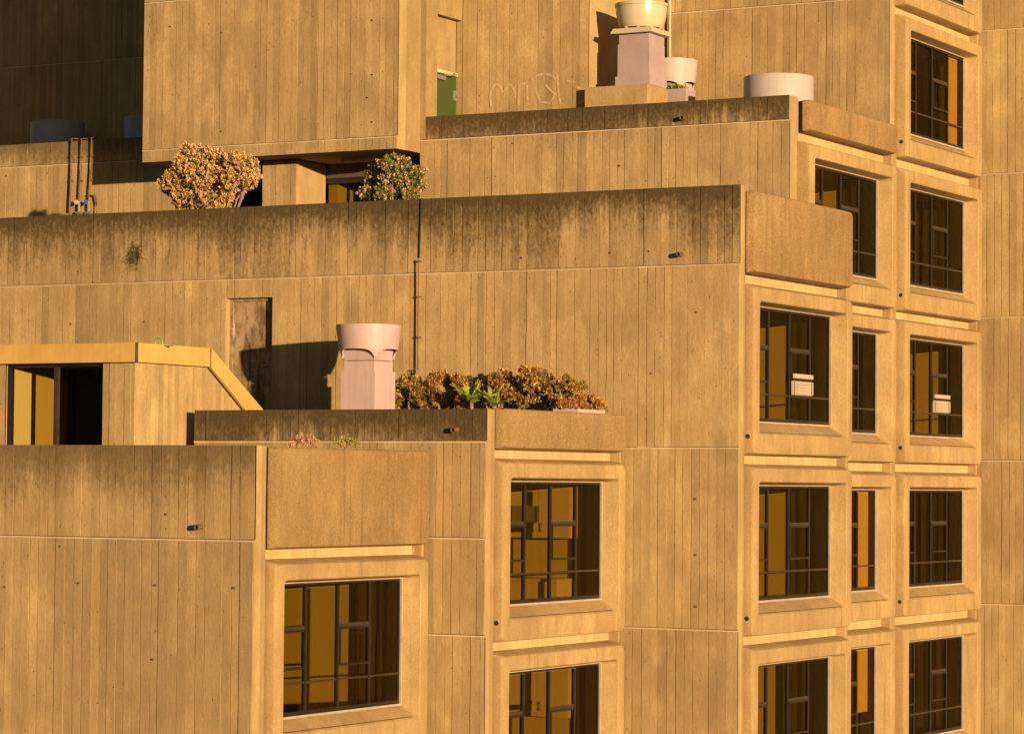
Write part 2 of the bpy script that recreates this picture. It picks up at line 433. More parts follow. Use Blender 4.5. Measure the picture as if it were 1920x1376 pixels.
# stair tower projecting over the upper terrace
wX = wallY('stair_tower_wall', XBOX0, XBOX1, YBOX, [(8.81, 11.5, 0.0), (6.075, 8.81, 0.0), (5.86, 6.075, 0.0)], 0.3, seed=8, relief=0.7)
b = MB(); b.box(XBOX0, YBOX + 0.301, 5.863, XBOX1, YR - 0.01, 6.10); b.box(XBOX1 - 0.3, YBOX + 0.301, 6.101, XBOX1 - 0.002, YD + 0.6, 11.5); b.box(XBOX0, YBOX + 0.301, 6.101, XBOX0 + 0.3, YR - 0.01, 11.5)
b.build('stair_tower_side', 'smooth', BLD)
# far left terrace walls
XM1 = onY(430, 350, YL).x
wL = wallY('terrace_wall', -44, XM1, YL, [(6.10, 6.545, 0.75), (3.4, 6.10, 0.1)], 0.25, seed=9, bx=(-37.2, XM1), relief=0.9)
wR = wallY('rear_wall', -48, -26.7, YR, [(8.78, 13.0, 0.0), (3.4, 8.78, 0.0)], 0.3, seed=10, bx=(-41.2, -35.6), relief=0.6)
# right-hand wall
wF = wallY('side_wall', -19.9, -8, YF, [(8.805, 11.5, 0.0), (6.026, 8.805, 0), (3.258, 6.026, 0), (0.504, 3.258, 0), (-2.237, 0.504, 0), (-5.2, -2.237, 0)], 0.3, seed=12, bx=(-19.8, -16.6), zbase=GZ, relief=0.6)
# entrance pillar under the stair tower
px0, px1 = onY(492, 340, 44.85).x, onY(555, 340, 44.85).x
wP = wallY('entrance_pillar', px0, px1, 44.85, [(3.4, 5.85, 0.0)], 1.0, seed=13, relief=0.7)
# ------------------------------------------------------------------ roof decks
for nm, a, c in (('lower_roof_deck', (-42, YA + 0.17, -0.6), (xa1 - 0.2, YC, -0.35)), ('middle_roof_deck', (-25.279, YB + 0.156, 0.3), (xb1 - 0.2, YC, 0.66)),
                 ('upper_roof_deck', (-44, YC + 0.17, 3.1), (XD - 0.6, YR - 0.01, 3.40)), ('upper_roof_deck', (XD - 0.599, YC + 0.17, 3.1), (XC - 0.45, YD - 0.05, 3.40)), ('top_roof_deck', (XS - 0.1, YD + 0.385, 5.8), (XD - 0.45, YE, 6.12)),
                 ('rear_roof_deck', (-44, YL + 0.26, 5.8), (XBOX0 - 0.01, YR - 0.001, 6.08))):
    boxo(nm, 'roof', BLD, a, c)
# B block's left end
boxo('block_end_wall', 'smooth', BLD, (-25.279, YB + 0.157, GZ), (-25.05, YC, 0.299))

# ------------------------------------------------------------------ precast window surrounds, windows, rooms
def rrect(x, y0, y1, z0, z1, r, n=5):
    out = []
    for cy, cz, a0 in ((y1 - r, z0 + r, -90), (y1 - r, z1 - r, 0), (y0 + r, z1 - r, 90), (y0 + r, z0 + r, 180)):
        for k in range(n + 1):
            a = math.radians(a0 + 90 * k / n); out.append((x, cy + r * math.cos(a), cz + r * math.sin(a)))
    return out
CH, PJ, RC = 0.014, 0.175, 0.28
def coarse_sides(o, rings):
    o.data.materials.append(MT['side'])
    for p in o.data.polygons[:rings * 24]:
        if abs(p.normal.y) > 0.5: p.material_index = 1
def surround(Xf, y0, y1, z0, H=2.52):
    z1 = z0 + H
    oy0, oy1, oz0, oz1 = y0 + 0.225, y1 - 0.225, z0 + 0.31, z1 - 0.21
    g = (oy0 + 0.10, oy1 - 0.12, oz0 + 0.19, oz1 - 0.05)
    b = MB()
    b.loops([rrect(Xf - 0.40, y0 - CH, y1 + CH, z0 - 0.045, z1 + 0.085, 0.02), rrect(Xf - PJ, y0 - CH, y1 + CH, z0 - 0.02, z1 + 0.06, 0.02), rrect(Xf - 0.028, y0 - 0.004, y1 + 0.004, z0 - 0.004, z1 + 0.014, 0.10), rrect(Xf - 0.008, y0 + 0.004, y1 - 0.004, z0 + 0.006, z1 + 0.002, 0.12),
             rrect(Xf, y0 + 0.026, y1 - 0.026, z0 + 0.026, z1 - 0.018, 0.12),
             rrect(Xf, oy0 - 0.016, oy1 + 0.016, oz0 - 0.05, oz1 + 0.016, 0.075), rrect(Xf - 0.012, oy0 - 0.003, oy1 + 0.003, oz0 - 0.012, oz1 + 0.003, 0.07), rrect(Xf - 0.035, oy0 + 0.002, oy1 - 0.002, oz0 + 0.012, oz1 - 0.002, 0.065),
             rrect(Xf - RC - 0.03, g[0], g[1], g[2], g[3], 0.008)])
    o = b.build('window_surround', 'precast', BLD, smooth=24); coarse_sides(o, 2)
    MB().box(Xf - 0.050, oy0 + 0.03, oz0 + 0.012, Xf - 0.030, oy1 - 0.16, oz0 + 0.0215).build('sill_joint', 'groove', o)
    return g
def parapet_panel(Xf, y0, y1, z0, z1):
    b = MB()
    idx = b.loops([rrect(Xf - 0.30, y0 + 0.10, y1 + CH, z0 - 0.03, z1 + 0.0, 0.02), rrect(Xf - 0.135, y0 + 0.099, y1 + CH, z0 - 0.022, z1 + 0.0, 0.02), rrect(Xf - 0.135, y0 - CH, y1 + CH, z0 - 0.02, z1 + 0.0, 0.02), rrect(Xf - 0.030, y0 - 0.004, y1 + 0.004, z0 - 0.004, z1 + 0.0, 0.08), rrect(Xf - 0.008, y0 + 0.004, y1 - 0.004, z0 + 0.006, z1 - 0.012, 0.10),
                   rrect(Xf, y0 + 0.026, y1 - 0.026, z0 + 0.026, z1 - 0.035, 0.10)])
    b.f.append(tuple(idx[-1])); b.f.append(tuple(reversed(idx[0])))
    b.build('parapet_panel', 'aggregate', BLD, smooth=24)
    boxo('parapet_upstand', 'smooth', BLD, (Xf - 0.55, y0 + 0.12, z0 - 0.01), (Xf - 0.30, y1 - 0.02, z1 - 0.006))
    boxo('slot_backing', 'groove', BLD, (Xf - 0.50, y0 - 0.05, z0 - 0.01), (Xf - 0.31, y0 + 0.119, z1 - 0.01))  # backing coloured dark to paint in the slot's shade

def hbar(x0, y0, z0, x1, y1, z1): return MB().box(x0, y0, z0, x1, y1, z1)
PROTO = {}
def window(Xf, g):
    y0, y1, z0, z1 = g; X = Xf - RC
    W, H = y1 - y0, z1 - z0
    key = (round(W, 3), round(H, 3))
    loc = Vector((X, y0, z0))
    if key in PROTO:
        src = PROTO[key]; w = copy_to(src, BLD, loc)
        for ch in list(src.children): copy_to(ch, w, WL[ch] - WL[src] + loc)
        return w
    fw = 0.045
    b = MB(); b.box(-0.035, 0, 0, 0.014, fw, H); b.box(-0.035, W - fw * 0.8, 0, 0.014, W, H); b.box(-0.035, fw, 0, 0.016, W - fw * 0.8, fw * 1.2); b.box(-0.035, fw, H - fw * 0.8, 0.014, W - fw * 0.8, H)
    w = b.build('window', 'bronze', BLD, loc)
    b = MB(); b.box(-0.02, W - 0.002, -0.02, 0.045, W + 0.02, H + 0.02); b.box(-0.02, 0, H - 0.002, 0.045, W - 0.003, H + 0.025); b.box(-0.02, 0, -0.028, 0.05, W - 0.003, 0.002)
    b.build('frame_trim', 'alu', w, loc)
    lw = W / 4
    for k in (1, 2, 3):
        b = MB(); b.box(-0.03, k * lw - 0.022, fw * 1.2, 0.016, k * lw + 0.012, H - fw); b.build('mullion', 'bronze', w, loc)
        b = MB(); b.box(-0.01, k * lw + 0.0125, fw * 1.2, 0.020, k * lw + 0.021, H - fw); b.build('mullion_trim', MT['bronze2'], w, loc)
    for k in range(4):
        a, c = k * lw + (fw if k == 0 else 0.027), (k + 1) * lw - (fw if k == 3 else 0.029)
        t = H * 0.235
        def pane(za, zb, x=0.0): MB().box(x - 0.003, a, za, x + 0.003, c, zb).build('pane', 'glass', w, loc)
        MB().box(-0.02, a, t, 0.014, c, t + 0.026).build('transom', MT['bronze2'], w, loc)
        pane(fw * 1.2, t)
        if k in (1, 3): pane(t + 0.028, H - fw)
        else:
            za, zb = H * 0.345, H * 0.645
            MB().box(-0.02, a, zb, 0.018, c, zb + 0.050).build('transom', MT['bronze2'], w, loc)
            s_ = MB(); s_.box(-0.02, a + 0.0, za, 0.034, c, za + 0.03); s_.box(-0.02, a, zb - 0.03, 0.034, c, zb - 0.001); s_.box(-0.02, a, za + 0.03, 0.034, a + 0.022, zb - 0.03); s_.box(-0.02, c - 0.022, za + 0.03, 0.034, c, zb - 0.03)
            s_.build('awning_sash', 'bronze', w, loc)
            pane(zb + 0.055, H - fw)
            MB().box(0.006, a + 0.022, za + 0.03, 0.012, c - 0.022, zb - 0.03).build('pane', 'glass', w, loc)
            pane(t + 0.028, za)
    PROTO[key] = w
    return w
MT['bronze2'] = plain('worn_bronze_trim', (0.038, 0.026, 0.017), 0.4, 0.0, var=0.2)

def room(Xf, y0, y1, z0, deep, lining='room'):
    """the room behind one window: ceiling, floor, side and back walls, open to the window"""
    x1 = Xf - RC - 0.07; x0 = x1 - deep
    b = MB(); t = 0.05
    b.box(x0, y0, z0 + 2.50, x1, y1, z0 + 2.56); b.box(x0, y0, z0 + 0.02, x1, y0 + t, z0 + 2.5); b.box(x0, y1 - t, z0 + 0.02, x1, y1, z0 + 2.5)
    b.box(x0 - t, y0, z0 + 0.02, x0 - 0.001, y1, z0 + 2.5)
    b.build('room_lining', lining, BLD)
    boxo('room_floor', 'carpet', BLD, (x0, y0 + t + 0.001, z0 + 0.02), (x1, y1 - t - 0.001, z0 + 0.06))
    # spandrel upstand behind the sill
    boxo('spandrel', 'roomdark', BLD, (x1 + 0.001, y0, z0 + 0.03), (x1 + 0.06, y1, z0 + 0.46))

def slab_edge(Xf, y0, y1, za, zb):
    x = Xf - 0.27
    b = MB(); b.box(x - 0.2, y0 + 0.02, za, x, y1 - 0.03, zb)
    s_ = b.build('slab_edge', 'slab', BLD)
    MB().box(x - 0.05, y0 + 0.03, za - 0.002, x + 0.10, y1 - 0.06, za + 0.014).build('flashing', 'mortar', s_)
    # stub walls closing the slot at both ends
    MB().box(x - 0.2, y1 - 0.029, za, x + 0.16, y1 + CH + 0.02, zb).build('slab_end', 'precast', s_)

def column(Xf, y0, y1, bottoms, parapet=None, lining='room', deep=4.2):
    gs = []
    for z0 in bottoms:
        g = surround(Xf, y0, y1, z0); gs.append((z0, g)); window(Xf, g)
        room(Xf, y0 - 0.1, y1 + 0.03, z0 - 0.02, deep, lining)
        slab_edge(Xf, y0, y1, z0 + 2.52 + 0.045, z0 + 2.80)
    if parapet: parapet_panel(Xf, y0, y1, parapet[0], parapet[1])
    return gs
yA = (32.13, 36.07); yB = (36.465, 40.34); yC = (40.675, 44.60); yD = (45.29, 49.27); yE = (49.70, 53.72)
gA = column(XA, *yA, [-3.615], (-0.868, 0.442))
gB = column(XB, *yB, [-2.24, -4.98], (0.502, 1.058), 'room')
gC = column(XC, *yC, [0.477, -2.27, -5.02], (3.232, 4.46))
gD = column(XD, *yD, [3.18, 0.432, -2.328, -5.09], (5.945, 6.45), deep=3.5)
gE = column(XE, *yE, [8.707, 5.95, 3.18, 0.434, -2.328, -5.09], None, deep=3.5)

# end faces of the long walls beside the panels (face +X), down the height of each block
def wall_end(Xp, ya, yb, z0, z1, nm='wall_end'):
    MB().box(Xp - 0.35, ya, z0, Xp, yb, z1).build(nm, 'smooth', BLD)
wall_end(xa1 - 0.002, YA + 0.171, yA[0] - CH - 0.04, GZ, 0.455)
wall_end(xb1 - 0.002, YB + 0.156, yB[0] - CH - 0.04, GZ, 1.04)
wall_end(xc1 - 0.002, YC + 0.161, yC[0] - CH - 0.04, GZ, 4.525)
wall_end(xd1 - 0.002, YD + 0.381, yD[0] - CH - 0.03, 0, 6.495)
wall_end(xe1 - 0.002, YE + 0.301, yE[0] - CH - 0.01, 0, 11.5)
# far ends and the wall behind the D/E joint
boxo('pier', 'smooth', BLD, (XD - 0.5, yD[1] + CH + 0.025, GZ), (XD - PJ - 0.01, yE[0] - CH - 0.004, 6.0))
boxo('pier', 'smooth', BLD, (XE - 0.5, yE[1] + CH + 0.025, GZ), (XE - PJ - 0.004, YF + 0.011, 11.5))
boxo('pier', 'smooth', BLD, (XC - 0.6, yC[1] + CH + 0.025, GZ), (XC - PJ - 0.004, yC[1] + CH + 0.24, 4.40))
boxo('pier', 'smooth', BLD, (XA - 0.5, yA[1] + CH + 0.025, GZ), (XA - PJ - 0.03, YB - 0.003, 0.40))
boxo('pier', 'smooth', BLD, (XB - 0.5, yB[1] + CH + 0.025, GZ), (XB - PJ - 0.03, YC - 0.004, 1.0))

# small drain holes at the foot of the surrounds (black discs, the holes' shade painted as colour)
hb = MB()
for Xf, ys, zs in ((XC, yC, (0.477, -2.27)), (XE, yE, (5.95, 3.18, 0.434, -2.328)), (XB, yB, (-2.24,))):
    for z in zs:
        cx, cy, cz = Xf - 0.095, ys[0] - 0.008, z + 0.26
        dirn = Vector((0.05, -1.0, 0)); c0 = Vector((cx, cy, cz)) + dirn * 0.004
        hb.tube([c0 - dirn * 0.05, c0 + dirn * 0.0], 0.036, 12)
tag(hb.build('drain_hole', 'black', BLD), kind='stuff')

# ------------------------------------------------------------------ brown door in the long wall
dz0 = 0.70
boxo('door', 'browndoor', BLD, (DX0 + 0.06, YC + 0.15, dz0), (DX1 - 0.05, YC + 0.19, DZ1 - 0.05))
dr = bpy.context.scene.objects['door']
b = MB(); b.box(DX0, YC + 0.11, dz0, DX0 + 0.058, YC + 0.20, DZ1); b.box(DX1 - 0.048, YC + 0.11, dz0, DX1, YC + 0.20, DZ1); b.box(DX0 + 0.058, YC + 0.11, DZ1 - 0.048, DX1 - 0.048, YC + 0.20, DZ1 - 0.001)
b.build('door_frame', 'browndoor', dr)
b = MB(); hx, hz = DX1 - 0.17, onY(497, 687, YC + 0.15).z
b.tube([(hx, YC + 0.15, hz), (hx, YC + 0.10, hz)], 0.012, 8); b.tube([(hx, YC + 0.10, hz), (hx - 0.10, YC + 0.10, hz)], 0.010, 8); b.build('door_handle', 'steel', dr)
boxo('hinge', 'white', dr, (DX0 + 0.045, YC + 0.135, 2.42), (DX0 + 0.075, YC + 0.149, 2.60))
boxo('door_backing', 'roomdark', BLD, (DX0 - 0.1, YC + 0.205, 0.6), (DX1 + 0.1, YC + 0.4, 3.2))
# ------------------------------------------------------------------ green door
gx = XS - 0.13
gd0, gd1 = gy0 + 0.03, gy1 - 0.05
gzt = onX(838, 141, gx).z
d2 = boxo('door', 'greendoor', BLD, (gx + 0.001, gd0, 6.12), (gx + 0.035, gd1, gzt))
boxo('door_head', 'mortar', d2, (gx + 0.001, gd0 - 0.02, gzt + 0.001), (gx + 0.05, gy1 - 0.012, gzt + 0.06))
b = MB(); p = Vector((gx + 0.06, gd0 + 0.22, gzt - 0.09)); b.box(p.x - 0.03, p.y - 0.16, p.z - 0.035, p.x + 0.03, p.y + 0.14, p.z + 0.035); b.tube([(p.x + 0.02, p.y + 0.08, p.z + 0.05), (p.x + 0.16, p.y + 0.30, p.z + 0.07), (p.x + 0.0, p.y + 0.48, p.z + 0.13)], 0.014, 6)
b.build('door_closer', 'steel', d2)
b = MB(); hz = onX(850, 181, gx).z; b.box(gx + 0.036, gd1 - 0.12, hz - 0.09, gx + 0.06, gd1 - 0.01, hz + 0.09); b.tube([(gx + 0.06, gd1 - 0.06, hz), (gx + 0.10, gd1 - 0.06, hz)], 0.03, 10); b.build('door_lock', 'steel', d2)

# ------------------------------------------------------------------ entrance under the stair tower
b = MB(); ye = 45.86
ex0, ex1 = onY(600, 340, ye).x, XBOX1 - 0.01
b.box(ex0, ye, 3.40, ex0 + 0.06, ye + 0.08, 5.6); b.box(ex0 + 0.06, ye, 5.50, ex1, ye + 0.08, 5.6); b.box(ex0 + 0.95, ye, 3.4, ex0 + 1.0, ye + 0.08, 5.5)
en = b.build('entrance_screen', 'bronze', BLD)
MB().box(ex0 + 0.06, ye + 0.03, 3.4, ex0 + 0.95, ye + 0.036, 5.5).build('pane', 'glass', en); MB().box(ex0 + 1.0, ye + 0.03, 3.4, ex1, ye + 0.036, 5.5).build('pane', 'glass', en)
boxo('entrance_lobby_wall', 'room', BLD, (px1, ye + 0.1, 3.4), (px1 + 0.2, YR - 0.02, 5.85))
boxo('entrance_head', 'roomdark', BLD, (px1 + 0.01, ye + 0.005, 5.601), (ex1, ye + 0.09, 5.862))
b = MB(); p = onY(645, 300, 45.1); q = onY(704, 297, 45.1)
b.box(p.x, 45.0, p.z - 0.05, q.x + 0.3, 45.2, p.z + 0.04); lt = tag(b.build('batten_light', 'white', None), 'white batten light under the stair tower above the entrance', 'light')
boxo('mounting_bracket', 'steel', lt, (p.x + 0.2, 45.07, p.z + 0.041), (p.x + 0.3, 45.13, 5.862))

# ------------------------------------------------------------------ hand out the board imprints: the largest as parts of their own
BOARDS.sort(key=lambda t: -t[0])
rest = MB()
for k, (area, bm_, wall_) in enumerate(BOARDS):
    if k < 300 and area > 0: bm_.build('board_imprint', 'board', wall_, attr='ba')
    elif True:
        o = len(rest.v); rest.v += bm_.v; rest.a += bm_.a; rest.f += [tuple(i + o for i in f) for f in bm_.f]
tag(rest.build('board_imprint_field', 'board', BLD, attr='ba'), kind='stuff')
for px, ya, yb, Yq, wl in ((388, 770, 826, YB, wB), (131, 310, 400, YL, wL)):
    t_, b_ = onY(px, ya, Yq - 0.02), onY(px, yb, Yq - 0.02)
    MB().box(t_.x - (0.012 if px == 388 else 0.006), Yq - 0.0185, b_.z, t_.x + (0.014 if px == 388 else 0.004), Yq + 0.01, t_.z).build('painted_joint_shade', 'groove', wl)  # dark strip on the wall face; the slot's shade is only colour
# bolt holes left by the formwork
hb = MB(); rr = random.Random(5)
def hole_at(px, py, Y, r=0.014):
    c = onY(px, py, Y - 0.020); hb.tube([(c.x, Y + 0.02, c.z), (c.x, Y - 0.0175, c.z)], r, 8)
for px, py, Y in ((318, 50, YBOX), (415, 62, YBOX), (414, 247, YBOX), (697, 38, YBOX), (697, 140, YBOX), (697, 229, YBOX), (688, 183, YBOX), (146, 509, YC), (132, 607, YC), (270, 603, YC), (977, 483, YC), (1143, 474, YC), (1216, 471, YC), (88, 325, YL), (11, 330, YL), (960, 269, YD), (1161, 311, YD), (1220, 700, YC), (310, 964, YA), (112, 1024, YA), (146, 1093, YA), (290, 1097, YA), (285, 1236, YA), (8, 1100, YA), (437, 1102, YA), (1303, 935, YC), (1304, 1040, YC), (1304, 1137, YC), (1305, 585, YC)):
    hole_at(px, py, Y)
tag(hb.build('formwork_bolt_hole', 'groove', BLD), kind='stuff')

# ------------------------------------------------------------------ roof pavilion with yellow fascia
YP = 35.0
XP = onY(252, 760, YP).x
pz = lambda y: onY(252, y, YP).z
zt, zw = pz(643) + 0.0, pz(679)
PAV = empty('roof_pavilion', (XP - 1.5, YP, -0.35), 'low board-marked concrete roof pavilion with yellow metal fascia and sloping rear roof', 'pavilion')
wx0, wx1 = onY(9, 740, YP).x, onY(192, 740, YP).x
yk, yr = onX(386, 670, XP).y, onX(470, 768, XP).y
zk, zr = onX(386, 683, XP).z, onX(462, 768, XP).z
b = MB(); b.box(wx1, YP + 0.012, -0.35, XP - 0.012, YP + 0.2, zw); wp = b.build('front_wall', 'smooth', PAV, attr='ba')
b = MB(); b.box(-33, YP + 0.012, -0.35, wx0, YP + 0.2, zw); wp0 = b.build('front_wall', 'smooth', PAV, attr='ba')
BOARDS = []
boards_on(wp, 'Y', YP + 0.008, wx1, XP - 0.004, -0.35, zw, seed=70, width=0.13, relief=0.8)
boards_on(wp0, 'Y', YP + 0.008, wx0 - 1.2, wx0, -0.35, zw, seed=71, width=0.13, relief=0.8)
# side wall facing +X, its top slopes down towards the back
b = MB()
pr = [(YP + 0.012, -0.35), (yr + 0.6, -0.35), (yr + 0.6, zr - 0.55), (yk, zk), (YP + 0.012, zk)]
i0 = [b.vert((XP - 0.2, y, z)) for y, z in pr]; i1 = [b.vert((XP - 0.012, y, z)) for y, z in pr]
b.f.append(tuple(reversed(i0))); b.f.append(tuple(i1))
for k in range(5): b.f.append((i0[k], i0[(k + 1) % 5], i1[(k + 1) % 5], i1[k]))
ws = b.build('side_wall', 'smooth', PAV, attr='ba')
rr = random.Random(8); y = YP + 0.006; k = 0
while y < yr + 0.5:
    e = min(y + rr.uniform(0.08, 0.13), yr + 0.55)
    f = lambda yy: zk if yy < yk else zk + (zr - 0.55 - zk) * (yy - yk) / (yr + 0.6 - yk)
    bb = board('X', XP - 0.008, y, e, -0.35, min(f(y), f(e)) - 0.01, 0.003 + rr.choice((0, 0.001, 0.002, 0.004)), 900 + k, (rr.gauss(0.55, 0.15), 0, 0, zk), gap=0.001, rough=0.6)
    BOARDS.append((1, bb, ws)); y = e; k += 1
for a_, bb, wl in BOARDS: bb.build('board_imprint', 'board', wl, attr='ba')
# roof and fascia
boxo('roof', 'roof', PAV, (-33, YP + 0.0, zw + 0.02), (XP - 0.02, yk, zw + 0.10))
fh = zt - zw
b = MB(); b.box(-33, YP - 0.10, zw, XP + 0.085, YP - 0.06, zt); b.build('fascia', 'fascia', PAV)
b = MB(); b.box(XP + 0.05, YP - 0.058, zw, XP + 0.09, yk, zt); b.build('fascia', 'fascia', PAV)
b = MB()
sl = Vector((0, yr + 0.6 - yk, zr - 0.55 - zk)); 
ft = zt - zk
quadp = [(yk + 0.002, zw), (yk + 0.002 + sl.y, zw + sl.z), (yk + 0.002 + sl.y + 0.16, zw + sl.z + fh * 0.9), (yk + 0.002 + 0.02, zt)]
i0 = [b.vert((XP + 0.048, y, z)) for y, z in quadp]; i1 = [b.vert((XP + 0.092, y, z)) for y, z in quadp]
b.f.append(tuple(reversed(i0))); b.f.append(tuple(i1))
for k in range(4): b.f.append((i0[k], i0[(k + 1) % 4], i1[(k + 1) % 4], i1[k]))
b.build('sloping_fascia', 'fascia', PAV)
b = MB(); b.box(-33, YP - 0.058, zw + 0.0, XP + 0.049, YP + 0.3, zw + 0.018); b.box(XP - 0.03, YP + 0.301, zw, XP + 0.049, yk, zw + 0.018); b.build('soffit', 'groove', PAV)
i = MB()
quadp = [(yk, zw + 0.12), (yk + sl.y, zw + sl.z + 0.12), (yk + sl.y, zw + sl.z + 0.02), (yk, zw + 0.02)]
i0 = [i.vert((-33, y, z)) for y, z in quadp]; i1 = [i.vert((XP + 0.047, y, z)) for y, z in quadp]
i.f.append(tuple(i0)); i.f.append(tuple(reversed(i1)))
for k in range(4): i.f.append((i0[k], i1[k], i1[(k + 1) % 4], i0[(k + 1) % 4]))
i.build('sloping_roof', 'roof', PAV)
MB().box(XP + 0.078, YP - 0.104, zw - 0.004, XP + 0.096, YP - 0.052, zt + 0.003).build('fascia_seam', 'groove', PAV)
MB().box(XP + 0.060, yk - 0.012, zw - 0.004, XP + 0.096, yk + 0.006, zt + 0.003).build('fascia_seam', 'groove', PAV)
# glazed sliding door
b = MB(); b.box(wx0, YP + 0.06, -0.35, wx0 + 0.05, YP + 0.16, zw); b.box(wx1 - 0.04, YP + 0.06, -0.35, wx1, YP + 0.16, zw); b.box(wx0 + 0.05, YP + 0.06, zw - 0.05, wx1 - 0.04, YP + 0.16, zw - 0.001)
xm = onY(100, 740, YP).x
sd = b.build('sliding_door', 'bronze', PAV)
boxo('door_stile', 'bronze2', sd, (xm - 0.03, YP + 0.05, -0.33), (xm + 0.03, YP + 0.12, zw - 0.051))
boxo('pane', 'clearglass', sd, (wx0 + 0.05, YP + 0.10, -0.33), (xm - 0.03, YP + 0.106, zw - 0.051)); boxo('pane', 'glass', sd, (xm + 0.031, YP + 0.12, -0.33), (wx1 - 0.04, YP + 0.126, zw - 0.051))
# the room inside: ochre left wall, dark back
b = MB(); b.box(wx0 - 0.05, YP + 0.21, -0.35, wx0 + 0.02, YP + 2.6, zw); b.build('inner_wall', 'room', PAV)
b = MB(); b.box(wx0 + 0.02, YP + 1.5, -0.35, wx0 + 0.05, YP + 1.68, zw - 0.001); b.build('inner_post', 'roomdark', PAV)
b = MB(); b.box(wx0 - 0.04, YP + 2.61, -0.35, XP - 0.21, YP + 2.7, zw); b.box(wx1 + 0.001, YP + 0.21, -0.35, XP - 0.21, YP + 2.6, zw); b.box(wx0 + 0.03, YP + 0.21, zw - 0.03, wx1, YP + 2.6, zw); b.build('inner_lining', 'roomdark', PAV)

# ------------------------------------------------------------------ roof vents
def square_ring(cx, cy, z, h, n): # square outline with n points per side
    out = []
    for k in range(4 * n):
        s_, t = divmod(k, n); t = t / n * 2 - 1
        p = ((h, t * h), (-t * h, h), (-h, -t * h), (t * h, -h))[s_]
        out.append((cx + p[0], cy + p[1], z))
    return out
def bowl_vent(loc, R, label, mat='pink', name='roof_vent', hgt=0.60, base_h=1.3, bh=0.37, group=None, sq=0.655):
    """fan vent: square pier, recessed neck and a round bowl that grows out of a square capital with an arch on each side; loc = centre of the rim"""
    cx, cy, zt_ = loc; root = empty(name, (cx, cy, zt_ - hgt - base_h), label, 'vent', group)
    zc = zt_ - hgt                       # underside of the capital
    n = 16; h0, h1 = R * sq, R * (sq + 0.065)
    b = MB()
    def mix(z, t, sq, rad):
        ring = square_ring(cx, cy, z, sq, n); out = []
        for k, p in enumerate(ring):
            a = math.atan2(p[1] - cy, p[0] - cx); q = (cx + rad * math.cos(a), cy + rad * math.sin(a))
            out.append((p[0] + (q[0] - p[0]) * t, p[1] + (q[1] - p[1]) * t, z))
        return out
    L = []
    prof = [(0.0, 0.02), (0.12, 0.10), (0.22, 0.45), (0.30, 0.85), (0.38, 1.0), (0.6, 1.0), (0.8, 1.0), (1.0, 1.0)]
    rads = [0.98, 0.97, 0.945, 0.93, 0.935, 0.965, 0.985, 1.0]
    # bowl with an arched lower edge: the edge is low at the corners and high in the middle of each side
    low = []
    for k in range(4 * n):
        t = (k % n) / n * 2 - 1
        arch = max(0.0, 1 - (abs(t) / 0.93) ** 3.2)
        low.append(arch)
    levels = 9
    for l in range(levels + 1):
        u_ = l / levels; ring = []
        for k in range(4 * n):
            z = zc + 0.10 * hgt + (1 - u_) * 0.0
            zlow = zc + 0.03 + low[k] ** 0.6 * 0.26 * hgt
            z = zlow + (zt_ - zlow) * u_
            f = (z - zc) / hgt
            # square to round
            t = min(1, max(0, (f - 0.0) / 0.30)); t = t * t * (3 - 2 * t)
            rad = R * (0.84 + 0.16 * min(1, f * 1.05) ** 0.75)
            p = square_ring(cx, cy, z, h0 + (h1 - h0) * f * 0.6, n)[k]
            a = math.atan2(p[1] - cy, p[0] - cx); q = (cx + rad * math.cos(a), cy + rad * math.sin(a))
            ring.append((p[0] + (q[0] - p[0]) * t, p[1] + (q[1] - p[1]) * t, z))
        L.append(ring)
    inner = [(cx + (p[0] - cx) * 0.96, cy + (p[1] - cy) * 0.96, p[2]) for p in L[-1]]
    deep = [(cx + (p[0] - cx) * 0.90, cy + (p[1] - cy) * 0.90, p[2] - 0.35) for p in L[-1]]
    lowin = [(cx + (p[0] - cx) * 0.93, cy + (p[1] - cy) * 0.93, p[2] + 0.004) for p in L[0]]
    b.loops([lowin] + L + [inner, deep]); b.build('bowl', mat, root, smooth=40)
    # capital: small splayed block under the arches
    b = MB(); idx = b.loops([square_ring(cx, cy, zc, h0 * 0.90, 4), square_ring(cx, cy, zc + 0.02, h0 * 0.91, 4), square_ring(cx, cy, zc + 0.36 * hgt, h0 * 0.985, 4)]); b.f.append(tuple(reversed(idx[0]))); b.f.append(tuple(idx[-1])); b.build('capital', mat, root)
    boxo('neck', mat, root, (cx - h0 * 0.92, cy - h0 * 0.92, zc - 0.17), (cx + h0 * 0.92, cy + h0 * 0.92, zc - 0.012))
    boxo('neck_gap_shade', 'groove', root, (cx - h0 * 0.8, cy - h0 * 0.8, zc - 0.0121), (cx + h0 * 0.8, cy + h0 * 0.8, zc - 0.0005))  # dark filler: the gap's shade is put into its colour
    boxo('pier', mat, root, (cx - bh, cy - bh, zc - base_h), (cx + bh, cy + bh, zc - 0.171))
    return root
# pink vent on the middle roof: rim 630-753 px at y 609
p = onY(691.5, 610, 38.8)
bowl_vent((p.x, p.y, p.z), 0.505, 'pink bowl-topped roof vent beside the shrubs in front of the brown door', hgt=0.55, base_h=1.25, bh=0.305, sq=0.585)
# small pale vent behind the tall one
p = onY(1262, 115, 48.1)
bowl_vent((p.x, p.y, p.z), 0.45, 'small pale pink bowl vent half hidden behind the tall cream-topped vent', 'offwhite', hgt=0.60, base_h=0.85, bh=0.30)
